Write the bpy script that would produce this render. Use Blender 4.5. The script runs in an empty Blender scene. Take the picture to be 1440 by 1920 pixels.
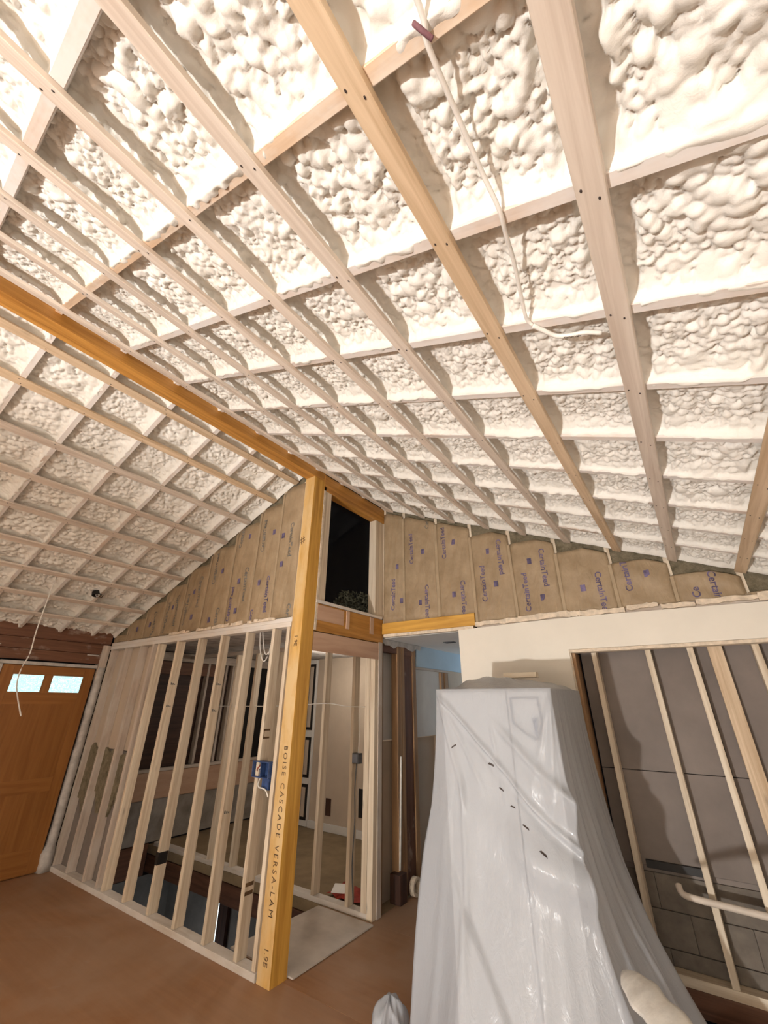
import bpy, bmesh, math, random
import numpy as np
from mathutils import Vector, Matrix

random.seed(7)
rng = np.random.default_rng(11)
SC = bpy.context.scene
COL = SC.collection

# ------------------------------------------------------------------ camera, world, lights, exposure
U = 1.68                                    # metres per layout unit (camera height = 1 unit)
def P(x, y, z):                             # layout units (origin under the camera, z = -1 is the floor) -> metres
    return Vector((x * U, y * U, (z + 1.0) * U))

cam_d = bpy.data.cameras.new('camera')
cam = bpy.data.objects.new('camera', cam_d)
COL.objects.link(cam)
r_, d_, f_ = (Vector((0.81786139, 0.57538599, 0.00580624)), Vector((-0.24866332, 0.36251707, -0.89819148)),
              Vector((-0.51891166, 0.73315233, 0.4395661)))
M = Matrix((( r_.x, -d_.x, -f_.x, 0), (r_.y, -d_.y, -f_.y, 0), (r_.z, -d_.z, -f_.z, U), (0, 0, 0, 1)))
cam.matrix_world = M
cam_d.sensor_fit = 'AUTO'
cam_d.sensor_width = 36.0
cam_d.lens = 769.11 * 36.0 / 1920.0
cam_d.shift_x = 3.21 / 1920.0
cam_d.shift_y = -18.05 / 1920.0
cam_d.clip_start = 0.02
SC.camera = cam

SC.view_settings.view_transform = 'Standard'
SC.view_settings.look = 'None'
SC.view_settings.gamma = 1.0
SC.view_settings.use_curve_mapping = False
SC.view_settings.exposure = 0.60

world = bpy.data.worlds.new('world')
SC.world = world
world.use_nodes = True
world.node_tree.nodes['Background'].inputs['Color'].default_value = (0.0012, 0.0011, 0.0012, 1)   # night sky
world.node_tree.nodes['Background'].inputs['Strength'].default_value = 1.0

def lamp(name, kind, loc, power, color, size=0.2, aim=None, size_y=None):
    d = bpy.data.lights.new(name, kind)
    d.energy = power
    d.color = color
    if kind == 'AREA':
        d.size = size
        if size_y:
            d.shape = 'RECTANGLE'
            d.size_y = size_y
    else:
        d.shadow_soft_size = size
    o = bpy.data.objects.new(name, d)
    COL.objects.link(o)
    o.location = P(*loc)
    if aim is not None:
        o.rotation_euler = (-Vector(aim)).to_track_quat('Z', 'Y').to_euler()
    return o

# flood work light standing on the floor behind the camera, aimed up and to the right: its reflector cuts off towards the left
wl_ = lamp('work_light', 'SPOT', (-1.05, -2.2, -0.90), 690, (1.0, 0.975, 0.94), 0.07, (0.78, 0.45, 0.43))
wl_.data.spot_size = math.radians(154)
wl_.data.spot_blend = 0.35
lamp('room_fill_light', 'POINT', (-1.7, -1.2, -0.10), 30, (1.0, 0.95, 0.90), 0.30)  # added fill lamp with no fixture, softens the shadows in the room
lamp('stair_room_light', 'POINT', (-2.55, 2.85, 0.22), 12, (1.0, 0.90, 0.78), 0.12)
lamp('hall_light', 'POINT', (-1.25, 3.85, 0.10), 3, (0.84, 0.93, 1.0), 0.08)
lamp('porch_light', 'POINT', (-2.5, 3.4, 1.45), 7, (1.0, 0.93, 0.8), 0.05)
lamp('basement_light', 'POINT', (-3.2, 2.05, -1.75), 4, (0.95, 0.97, 1.0), 0.1)

# ------------------------------------------------------------------ materials
MATS = {}
def new_mat(name):
    m = bpy.data.materials.new(name)
    m.use_nodes = True
    nt = m.node_tree
    b = nt.nodes['Principled BSDF']
    MATS[name] = m
    return m, nt, b

def nd(nt, t, **kw):
    n = nt.nodes.new(t)
    for k, v in kw.items():
        setattr(n, k, v)
    return n

def ramp(nt, fac, stops):
    r = nd(nt, 'ShaderNodeValToRGB')
    e = r.color_ramp.elements
    while len(e) < len(stops):
        e.new(0.5)
    for el, (p, c) in zip(e, stops):
        el.position = p
        el.color = (c[0], c[1], c[2], 1)
    nt.links.new(fac, r.inputs[0])
    return r.outputs[0]

def coords(nt, scale, kind='Object', randomize=True):
    tc = nd(nt, 'ShaderNodeTexCoord')
    mp = nd(nt, 'ShaderNodeMapping')
    mp.inputs['Scale'].default_value = scale
    src = tc.outputs[kind]
    if randomize:
        oi = nd(nt, 'ShaderNodeObjectInfo')
        mu = nd(nt, 'ShaderNodeMath', operation='MULTIPLY')
        mu.inputs[1].default_value = 37.0
        nt.links.new(oi.outputs['Random'], mu.inputs[0])
        ad = nd(nt, 'ShaderNodeVectorMath', operation='ADD')
        nt.links.new(src, ad.inputs[0])
        nt.links.new(mu.outputs[0], ad.inputs[1])
        src = ad.outputs[0]
    nt.links.new(src, mp.inputs['Vector'])
    return mp.outputs[0]

def noise(nt, vec, scale, detail=4, rough=0.55, distort=0.0):
    n = nd(nt, 'ShaderNodeTexNoise')
    n.inputs['Scale'].default_value = scale
    n.inputs['Detail'].default_value = detail
    n.inputs['Roughness'].default_value = rough
    n.inputs['Distortion'].default_value = distort
    nt.links.new(vec, n.inputs['Vector'])
    return n.outputs['Fac']

def bump(nt, b, h, strength, dist):
    bp = nd(nt, 'ShaderNodeBump')
    bp.inputs['Strength'].default_value = strength
    bp.inputs['Distance'].default_value = dist
    nt.links.new(h, bp.inputs['Height'])
    nt.links.new(bp.outputs[0], b.inputs['Normal'])

def mix(nt, fac, a, bcol, mode='MIX'):
    m = nd(nt, 'ShaderNodeMix', data_type='RGBA', blend_type=mode)
    if isinstance(fac, (int, float)):
        m.inputs[0].default_value = fac
    else:
        nt.links.new(fac, m.inputs[0])
    for i, c in ((6, a), (7, bcol)):
        if isinstance(c, tuple):
            m.inputs[i].default_value = (c[0], c[1], c[2], 1)
        else:
            nt.links.new(c, m.inputs[i])
    return m.outputs[2]

def wood(name, dark, light, knots=0.5, rough=0.65, dust=0.0, dust_col=(0.82, 0.80, 0.77), grain=1.0):
    m, nt, b = new_mat(name)
    v = coords(nt, (1.1, 26 * grain, 26 * grain))
    g = noise(nt, v, 1.0, 5, 0.6, 0.6)
    c = ramp(nt, g, [(0.32, dark), (0.62, light)])
    vk = coords(nt, (2.2, 7.0, 7.0))
    vo = nd(nt, 'ShaderNodeTexVoronoi')
    vo.inputs['Scale'].default_value = 1.0
    nt.links.new(vk, vo.inputs['Vector'])
    kf = ramp(nt, vo.outputs['Distance'], [(0.0, (1, 1, 1)), (0.11, (0, 0, 0))])
    km = nd(nt, 'ShaderNodeMath', operation='MULTIPLY')
    nt.links.new(kf, km.inputs[0]); km.inputs[1].default_value = knots
    c = mix(nt, km.outputs[0], c, tuple(x * 0.4 for x in dark))
    oi = nd(nt, 'ShaderNodeObjectInfo')
    hv = nd(nt, 'ShaderNodeHueSaturation')
    mr = nd(nt, 'ShaderNodeMapRange')
    mr.inputs['To Min'].default_value = 0.88; mr.inputs['To Max'].default_value = 1.1
    nt.links.new(oi.outputs['Random'], mr.inputs['Value'])
    nt.links.new(mr.outputs[0], hv.inputs['Value'])
    nt.links.new(c, hv.inputs['Color'])
    c = hv.outputs[0]
    if dust > 0:
        vd = coords(nt, (1.6, 3.0, 3.0))
        dn = noise(nt, vd, 1.5, 5, 0.65)
        df = ramp(nt, dn, [(0.62 - dust * 0.55, (0, 0, 0)), (0.82 - dust * 0.45, (1, 1, 1))])
        c = mix(nt, df, c, dust_col)
    nt.links.new(c, b.inputs['Base Color'])
    b.inputs['Roughness'].default_value = rough
    bump(nt, b, g, 0.25, 0.002)
    return m

def plain(name, col, rough=0.6, var=0.08, scale=6.0, bstr=0.15, bscale=60, metallic=0.0):
    m, nt, b = new_mat(name)
    v = coords(nt, (1, 1, 1))
    n = noise(nt, v, scale, 5, 0.6)
    lo = tuple(max(0, x * (1 - var * 2)) for x in col); hi = tuple(min(1, x * (1 + var)) for x in col)
    c = ramp(nt, n, [(0.3, lo), (0.7, hi)])
    nt.links.new(c, b.inputs['Base Color'])
    b.inputs['Roughness'].default_value = rough
    b.inputs['Metallic'].default_value = metallic
    if bstr:
        bump(nt, b, noise(nt, v, bscale, 3, 0.6), bstr, 0.003)
    return m

def emit(name, stops, strength, scale=20):
    m, nt, b = new_mat(name)
    v = coords(nt, (1, 1, 1))
    n = noise(nt, v, scale, 4, 0.7, 1.5)
    c = ramp(nt, n, stops)
    b.inputs['Base Color'].default_value = (0.02, 0.02, 0.02, 1)
    nt.links.new(c, b.inputs['Emission Color'])
    b.inputs['Emission Strength'].default_value = strength
    return m

wood('strap', (0.56, 0.46, 0.38), (0.76, 0.67, 0.58), 0.5, 0.6)
wood('strap_tan', (0.50, 0.35, 0.21), (0.72, 0.56, 0.39), 0.6, 0.6)
wood('rafter', (0.50, 0.37, 0.28), (0.68, 0.55, 0.45), 0.4, 0.75, 0.62, (0.78, 0.74, 0.71))
wood('rafter_clean', (0.55, 0.38, 0.25), (0.74, 0.56, 0.40), 0.3, 0.65, 0.18, (0.80, 0.76, 0.70))
wood('stud', (0.56, 0.44, 0.31), (0.78, 0.68, 0.54), 0.6, 0.65)
wood('stud_grey', (0.42, 0.34, 0.28), (0.60, 0.51, 0.43), 0.5, 0.7, 0.35, (0.62, 0.56, 0.50))
wood('stud_old', (0.20, 0.11, 0.055), (0.38, 0.23, 0.12), 0.6, 0.7)
wood('plate', (0.58, 0.50, 0.42), (0.76, 0.69, 0.61), 0.4, 0.8, 0.5, (0.74, 0.70, 0.66))
wood('plywood', (0.50, 0.31, 0.21), (0.62, 0.42, 0.30), 0.2, 0.7, 0.0, grain=0.4)
wood('brown_board', (0.085, 0.035, 0.018), (0.17, 0.075, 0.04), 0.3, 0.6)
wood('dark_board', (0.035, 0.015, 0.010), (0.075, 0.032, 0.02), 0.2, 0.6)
wood('door_wood', (0.27, 0.105, 0.025), (0.36, 0.15, 0.040), 0.0, 0.38, grain=0.7)
wood('fascia', (0.11, 0.045, 0.025), (0.20, 0.09, 0.05), 0.3, 0.65, 0.12, (0.5, 0.42, 0.36))
wood('lvl', (0.52, 0.25, 0.035), (0.80, 0.45, 0.09), 0.5, 0.5, grain=0.8)
wood('lvl_dark', (0.33, 0.14, 0.025), (0.55, 0.27, 0.06), 0.4, 0.5, grain=0.8)
wood('lvl_worn', (0.52, 0.27, 0.06), (0.74, 0.45, 0.14), 0.8, 0.5, 0.52, (0.70, 0.50, 0.25), grain=0.6)
plain('drywall', (0.82, 0.77, 0.68), 0.75, 0.03, 2.0, 0.06)
plain('drywall_white', (0.72, 0.70, 0.67), 0.8, 0.05, 2.0, 0.05)
plain('drywall_tan', (0.56, 0.46, 0.36), 0.8, 0.06, 2.0, 0.05)
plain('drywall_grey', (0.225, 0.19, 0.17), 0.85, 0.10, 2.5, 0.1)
plain('block_grey', (0.17, 0.145, 0.12), 0.9, 0.15, 9, 0.4)
plain('torn_edge', (0.78, 0.66, 0.52), 0.9, 0.15, 20, 0.5, 80)
plain('blue_paint', (0.50, 0.66, 0.80), 0.8, 0.04, 2, 0.05)
plain('concrete', (0.33, 0.30, 0.27), 0.9, 0.2, 4, 0.3)
plain('basement_grey', (0.21, 0.205, 0.195), 0.9, 0.15, 3, 0.2)
plain('plaster_ceiling', (0.50, 0.46, 0.43), 0.9, 0.25, 7, 0.6, 30)
plain('casing_white', (0.58, 0.55, 0.52), 0.8, 0.15, 12, 0.4, 50)
plain('board_white', (0.62, 0.56, 0.50), 0.85, 0.08, 5, 0.2)
plain('blue_box', (0.045, 0.09, 0.24), 0.45, 0.25, 30, 0.2)
plain('grey_box', (0.14, 0.15, 0.17), 0.4, 0.2, 30, 0.1, metallic=0.4)
plain('black', (0.012, 0.010, 0.010), 0.6, 0.2, 30, 0.2)
plain('nail', (0.05, 0.035, 0.03), 0.6, 0.1, 30, 0)
plain('cable', (0.82, 0.79, 0.74), 0.5, 0.05, 30, 0.2)
plain('red_cloth', (0.42, 0.05, 0.03), 0.7, 0.2, 30, 0.3)
plain('white_paper', (0.80, 0.79, 0.77), 0.7, 0.03, 10, 0.05)
plain('purple_stain', (0.22, 0.10, 0.12), 0.8, 0.2, 60, 0.2)
plain('fridge_white', (0.82, 0.83, 0.84), 0.35, 0.02, 5, 0.03)
plain('fridge_grey', (0.20, 0.22, 0.27), 0.4, 0.1, 5, 0.03)
plain('pipe', (0.62, 0.54, 0.46), 0.55, 0.08, 10, 0.1)
plain('foam_scrap', (0.74, 0.71, 0.65), 0.8, 0.08, 14, 0.7, 22)
plain('leaf', (0.24, 0.23, 0.15), 0.6, 0.3, 8, 0)
plain('soil', (0.05, 0.04, 0.03), 0.9, 0.2, 8, 0.2)
plain('ink_blue', (0.16, 0.13, 0.24), 0.8, 0.35, 14, 0)
plain('ink_red', (0.36, 0.21, 0.13), 0.8, 0.2, 14, 0)
plain('ink_brown', (0.13, 0.07, 0.03), 0.8, 0.3, 14, 0)
plain('ink_grey', (0.20, 0.19, 0.17), 0.8, 0.3, 14, 0)
emit('lite_glass', [(0.3, (0.75, 1.0, 1.0)), (0.52, (0.30, 0.62, 0.60)), (0.60, (0.85, 1.0, 1.0))], 1.1, 26)
emit('strip_glow', [(0.3, (0.75, 0.95, 1.0)), (0.7, (0.9, 1.0, 1.0))], 1.1, 3)
emit('blue_window', [(0.3, (0.35, 0.65, 1.0)), (0.7, (0.5, 0.8, 1.0))], 1.2, 3)

# spray foam
m, nt, b = new_mat('foam')
v = coords(nt, (1, 1, 1), 'Object', False)
c = ramp(nt, noise(nt, v, 3.0, 5, 0.6), [(0.3, (0.80, 0.775, 0.71)), (0.65, (0.87, 0.85, 0.80))])
nt.links.new(c, b.inputs['Base Color'])
b.inputs['Roughness'].default_value = 0.5
b.inputs['Specular IOR Level'].default_value = 0.35
bump(nt, b, noise(nt, v, 85, 4, 0.6, 0.4), 0.35, 0.004)

# kraft paper facing
m, nt, b = new_mat('kraft')
v = coords(nt, (1, 1, 1), 'Object', True)
c = ramp(nt, noise(nt, v, 5.0, 5, 0.65), [(0.3, (0.30, 0.215, 0.125)), (0.7, (0.42, 0.315, 0.20))])
nt.links.new(c, b.inputs['Base Color'])
b.inputs['Roughness'].default_value = 0.6
bump(nt, b, noise(nt, coords(nt, (7, 1, 3.0), 'Object', True), 1.6, 4, 0.55, 1.2), 0.45, 0.03)

plain('kraft_light', (0.42, 0.32, 0.205), 0.65, 0.08, 8, 0.2)
m, nt, b = new_mat('fiberglass')
v = coords(nt, (1, 1, 1), 'Object', True)
c = ramp(nt, noise(nt, v, 16.0, 6, 0.75), [(0.3, (0.13, 0.105, 0.06)), (0.7, (0.34, 0.29, 0.20))])
nt.links.new(c, b.inputs['Base Color'])
b.inputs['Roughness'].default_value = 0.95
bump(nt, b, noise(nt, v, 40, 5, 0.8), 0.8, 0.02)

# dusty hardwood floor
m, nt, b = new_mat('floor_wood')
v = coords(nt, (1.2, 22, 1), 'Object', False)
g = noise(nt, v, 1.0, 5, 0.6, 0.3)
c = ramp(nt, g, [(0.3, (0.27, 0.115, 0.042)), (0.7, (0.37, 0.175, 0.07))])
v2 = coords(nt, (1, 1, 1), 'Object', False)
df = ramp(nt, noise(nt, v2, 0.9, 6, 0.6, 0.5), [(0.34, (0.1, 0.1, 0.1)), (0.60, (0.85, 0.85, 0.85))])
c = mix(nt, df, c, (0.40, 0.255, 0.165))
df2 = ramp(nt, noise(nt, v2, 5, 6, 0.7, 0.5), [(0.66, (0, 0, 0)), (0.80, (0.5, 0.5, 0.5))])
c = mix(nt, df2, c, (0.45, 0.36, 0.30))
nt.links.new(c, b.inputs['Base Color'])
b.inputs['Roughness'].default_value = 0.55
b.inputs['Specular IOR Level'].default_value = 0.3

plain('subfloor', (0.30, 0.22, 0.13), 0.8, 0.15, 4, 0.2)

# plastic sheeting: thin, milky and slightly see-through
m, nt, b = new_mat('plastic_sheet')
b.inputs['Base Color'].default_value = (0.50, 0.53, 0.58, 1)
b.inputs['Roughness'].default_value = 0.19
b.inputs['Specular IOR Level'].default_value = 0.45
v = coords(nt, (1, 1, 1), 'Object', False)
bump(nt, b, noise(nt, coords(nt, (9, 9, 2.4), 'Object', False), 2.2, 5, 0.62, 1.4), 0.30, 0.022)
tl = nd(nt, 'ShaderNodeBsdfTranslucent'); tl.inputs[0].default_value = (0.85, 0.86, 0.88, 1)
tp = nd(nt, 'ShaderNodeBsdfTransparent')
m1 = nd(nt, 'ShaderNodeMixShader'); m1.inputs[0].default_value = 0.22
nt.links.new(b.outputs[0], m1.inputs[1]); nt.links.new(tl.outputs[0], m1.inputs[2])
m2 = nd(nt, 'ShaderNodeMixShader'); m2.inputs[0].default_value = 0.27
nt.links.new(m1.outputs[0], m2.inputs[1]); nt.links.new(tp.outputs[0], m2.inputs[2])
nt.links.new(m2.outputs[0], nt.nodes['Material Output'].inputs['Surface'])

# window pane
m, nt, b = new_mat('glass')
b.inputs['Base Color'].default_value = (1, 1, 1, 1)
b.inputs['Roughness'].default_value = 0.02
tp = nd(nt, 'ShaderNodeBsdfTransparent'); gl = nd(nt, 'ShaderNodeBsdfGlossy')
gl.inputs['Roughness'].default_value = 0.03
mx = nd(nt, 'ShaderNodeMixShader')
mx.inputs[0].default_value = 0.006; nt.links.new(tp.outputs[0], mx.inputs[1]); nt.links.new(gl.outputs[0], mx.inputs[2])
nt.links.new(mx.outputs[0], nt.nodes['Material Output'].inputs['Surface'])

# ------------------------------------------------------------------ object helpers
WM = {}                                     # world matrices of what has been built
def link(name, data, mat4, parent=None):
    o = bpy.data.objects.new(name, data)
    COL.objects.link(o)
    WM[o] = mat4.copy()
    if parent is not None:
        o.parent = parent
        o.matrix_basis = WM[parent].inverted() @ mat4
    else:
        o.matrix_basis = mat4
    return o

def tag(o, label, cat=None, group=None, kind=None):
    if label: o['label'] = label
    if cat: o['category'] = cat
    if group: o['group'] = group
    if kind: o['kind'] = kind
    return o

def empty(name, x, y, z, label, cat=None, group=None, kind=None):
    o = link(name, None, Matrix.Translation(P(x, y, z)))
    o.empty_display_size = 0.1
    return tag(o, label, cat, group, kind)

def struct(name, x, y, z, label):
    return empty(name, x, y, z, label, kind='structure')

CACHE = {}
def beam_mesh(L, w, t, matname, ch=0.002):
    k = (round(L, 4), round(w, 4), round(t, 4), matname)
    if k in CACHE: return CACHE[k]
    c = min(ch, w * 0.2, t * 0.2)
    a, e = w / 2, t / 2
    prof = [(-a + c, -e), (a - c, -e), (a, -e + c), (a, e - c), (a - c, e), (-a + c, e), (-a, e - c), (-a, -e + c)]
    vs = [(-L / 2, y, z) for y, z in prof] + [(L / 2, y, z) for y, z in prof]
    fs = [tuple(range(7, -1, -1)), tuple(range(8, 16))] + [(i, (i + 1) % 8, 8 + (i + 1) % 8, 8 + i) for i in range(8)]
    me = bpy.data.meshes.new(matname + '_piece')
    me.from_pydata(vs, [], fs)
    bm = bmesh.new(); bm.from_mesh(me); bmesh.ops.recalc_face_normals(bm, faces=bm.faces); bm.to_mesh(me); bm.free()
    me.materials.append(MATS[matname])
    CACHE[k] = me
    return me

def board(name, a, b_, w, t, up, mat, parent=None):
    """a, b_: ends of the centre line in layout units; w, t in layout units; up: direction of the thickness."""
    A, B = P(*a), P(*b_)
    x = (B - A); L = x.length; x.normalize()
    z = Vector(up); z = (z - x * z.dot(x)).normalized()
    y = z.cross(x)
    c = (A + B) / 2
    m4 = Matrix(((x.x, y.x, z.x, c.x), (x.y, y.y, z.y, c.y), (x.z, y.z, z.z, c.z), (0, 0, 0, 1)))
    return link(name, beam_mesh(L, w * U, t * U, mat), m4, parent)

def box(name, x0, x1, y0, y1, z0, z1, mat, parent=None):
    d = [x1 - x0, y1 - y0, z1 - z0]
    c = ((x0 + x1) / 2, (y0 + y1) / 2, (z0 + z1) / 2)
    ax = d.index(max(d))
    if ax == 0: return board(name, (x0, c[1], c[2]), (x1, c[1], c[2]), d[1], d[2], (0, 0, 1), mat, parent)
    if ax == 1: return board(name, (c[0], y0, c[2]), (c[0], y1, c[2]), d[0], d[2], (0, 0, 1), mat, parent)
    return board(name, (c[0], c[1], z0), (c[0], c[1], z1), d[0], d[1], (0, 1, 0), mat, parent)

def mesh(name, verts, faces, mat, parent=None, smooth=False, origin=None, recalc=True):
    """verts in layout units"""
    V = [P(*v) for v in verts]
    o0 = P(*origin) if origin else V[0].copy()
    me = bpy.data.meshes.new(name)
    me.from_pydata([v - o0 for v in V], [], faces)
    if recalc:
        bm = bmesh.new(); bm.from_mesh(me); bmesh.ops.recalc_face_normals(bm, faces=bm.faces); bm.to_mesh(me); bm.free()
    if mat: me.materials.append(MATS[mat])
    if smooth:
        me.polygons.foreach_set('use_smooth', [True] * len(me.polygons))
    return link(name, me, Matrix.Translation(o0), parent)

def prism_y(name, poly, y0, y1, mat, parent=None):
    """polygon in the XZ plane extruded along Y"""
    n = len(poly)
    vs = [(x, y0, z) for x, z in poly] + [(x, y1, z) for x, z in poly]
    fs = [tuple(range(n)), tuple(range(2 * n - 1, n - 1, -1))] + [(i, (i + 1) % n, n + (i + 1) % n, n + i) for i in range(n)]
    return mesh(name, vs, fs, mat, parent)

def tube(name, pts, r, mat, parent=None, seg=8, closed_ends=True):
    """smooth tube through layout points, radius in layout units"""
    C = [Vector(p) for p in pts]
    # Catmull-Rom resample
    Q = []
    for i in range(len(C) - 1):
        p0 = C[max(i - 1, 0)]; p1 = C[i]; p2 = C[i + 1]; p3 = C[min(i + 2, len(C) - 1)]
        for k in range(5):
            t = k / 5
            Q.append(0.5 * ((2 * p1) + (p2 - p0) * t + (2 * p0 - 5 * p1 + 4 * p2 - p3) * t * t + (3 * p1 - p0 - 3 * p2 + p3) * t ** 3))
    Q.append(C[-1])
    vs, fs = [], []
    for i, q in enumerate(Q):
        t = (Q[min(i + 1, len(Q) - 1)] - Q[max(i - 1, 0)]).normalized()
        h = Vector((0, 0, 1)) if abs(t.z) < 0.9 else Vector((1, 0, 0))
        s = t.cross(h).normalized(); u = s.cross(t)
        for k in range(seg):
            a = 2 * math.pi * k / seg
            vs.append(tuple(q + s * (r * math.cos(a)) + u * (r * math.sin(a))))
    for i in range(len(Q) - 1):
        for k in range(seg):
            fs.append((i * seg + k, i * seg + (k + 1) % seg, (i + 1) * seg + (k + 1) % seg, (i + 1) * seg + k))
    fs.append(tuple(range(seg - 1, -1, -1)))
    fs.append(tuple((len(Q) - 1) * seg + k for k in range(seg)))
    return mesh(name, vs, fs, mat, parent, smooth=True)

TEXTS = {}
def text_mesh(s, mat, size, spacing=1.0, bold=0.0):
    k = (s, mat, size, spacing, bold)
    if k in TEXTS: return TEXTS[k]
    cu = bpy.data.curves.new('lettering', 'FONT')
    cu.body = s; cu.size = size; cu.extrude = 0.0004; cu.resolution_u = 3
    cu.space_character = spacing; cu.offset = bold; cu.align_x = 'LEFT'; cu.align_y = 'BOTTOM'
    o = bpy.data.objects.new('lettering_source', cu)
    COL.objects.link(o)
    dg = bpy.context.evaluated_depsgraph_get()
    me = bpy.data.meshes.new_from_object(o.evaluated_get(dg))
    bpy.data.objects.remove(o); bpy.data.curves.remove(cu)
    me.materials.clear(); me.materials.append(MATS[mat])
    TEXTS[k] = me
    return me

def lettering(s, mat, size, pos, xdir, ydir, parent, name='lettering', spacing=1.0, bold=0.0):
    x = Vector(xdir).normalized(); y = Vector(ydir); y = (y - x * y.dot(x)).normalized(); z = x.cross(y)
    c = P(*pos)
    m4 = Matrix(((x.x, y.x, z.x, c.x), (x.y, y.y, z.y, c.y), (x.z, y.z, z.z, c.z), (0, 0, 0, 1)))
    return link(name, text_mesh(s, mat, size, spacing, bold), m4, parent)

IN = 0.0254 / U                             # one inch in layout units
XR, ZR, K = -1.687, 1.338, 0.4167
CO = 1 / math.sqrt(1 + K * K); SI = K * CO
XL, XE = -3.81, 0.49                        # left wall, right wall
Y1, Y2, YB = 1.592, 2.33, -2.5
def roof(x): return ZR - K * abs(x - XR)

# ------------------------------------------------------------------ floor and basement opening
fl = struct('floor', -1.6, 0, -1, 'dusty brown wooden floor around the open stairwell')
HX0, HX1, HY0, HY1 = -3.80, -1.98, 1.66, 2.262
box('floor_panel', XL - .02, XE + .02, YB, HY0, -1.05, -1.0, 'floor_wood', fl)
box('floor_panel', HX1, XE + .02, HY0, HY1, -1.05, -1.0, 'floor_wood', fl)
box('floor_panel', -1.66, -0.40, HY1, 4.2, -1.05, -1.0, 'floor_wood', fl)
box('subfloor_panel', XL - .02, -1.66, HY1, 3.45, -1.05, -1.0, 'subfloor', fl)
box('rim_joist', HX0, HX1, HY1 - .002, HY1 + .03, -1.16, -1.055, 'brown_board', fl)
box('stair_header', HX1, HX1 + .03, HY0, HY1 - .002, -1.16, -1.055, 'brown_board', fl)
bw = struct('wall_basement', -2.9, 2.5, -2.3, 'grey basement walls down the stairwell')
box('far_wall_panel', -3.86, -1.5, 2.50, 2.54, -2.3, -1.06, 'basement_grey', bw)
box('right_wall_panel', -1.6, -1.56, 1.5, 2.5, -2.3, -1.06, 'basement_grey', bw)
box('near_wall_panel', -3.86, -1.5, 1.5, 1.54, -2.3, -1.06, 'basement_grey', bw)
box('slab_panel', -3.86, -1.5, 1.5, 2.54, -2.34, -2.3, 'concrete', bw)
box('ledge', -3.8, -2.0, 2.36, 2.50, -1.21, -1.185, 'board_white', bw)
lg = empty('lit_doorway_gap', -3.15, 2.46, -1.62, 'narrow glowing pale blue strip of light down in the stairwell', 'light')
box('glow_strip', -3.19, -3.125, 2.485, 2.499, -1.51, -1.262, 'strip_glow', lg)
box('gap_edge', -3.124, -3.03, 2.47, 2.499, -1.60, -1.235, 'dark_board', lg)
# board over the landing
lb = empty('landing_board', -1.8, 1.95, -1, 'dusty pale board laid flat beside the orange post and stairwell', 'board')
mesh('board_sheet', [(-2.02, 1.69, -.998), (-1.62, 1.69, -.998), (-1.62, 2.235, -.998), (-1.99, 2.235, -.998),
                     (-2.02, 1.69, -.992), (-1.62, 1.69, -.992), (-1.62, 2.235, -.992), (-1.99, 2.235, -.992)],
     [(3, 2, 1, 0), (4, 5, 6, 7), (0, 1, 5, 4), (1, 2, 6, 5), (2, 3, 7, 6), (3, 0, 4, 7)], 'board_white', lb)

# ------------------------------------------------------------------ spray-foamed ceiling
def smooth_noise(shape, cells, seed):
    r = np.random.default_rng(seed)
    nu, nv = shape
    cu = max(2, int(cells)); cv = max(2, int(cells * nv / nu) + 1)
    g = r.random((cu + 3, cv + 3))
    u = np.linspace(0, cu - 1e-6, nu); w = np.linspace(0, cv - 1e-6, nv)
    iu = u.astype(int); iv = w.astype(int)
    fu = (u - iu)[:, None]; fv = (w - iv)[None, :]
    fu = fu * fu * (3 - 2 * fu); fv = fv * fv * (3 - 2 * fv)
    a = g[np.ix_(iu, iv)]; bb = g[np.ix_(iu + 1, iv)]; c = g[np.ix_(iu, iv + 1)]; d = g[np.ix_(iu + 1, iv + 1)]
    return a * (1 - fu) * (1 - fv) + bb * fu * (1 - fv) + c * (1 - fu) * fv + d * fu * fv

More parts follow.
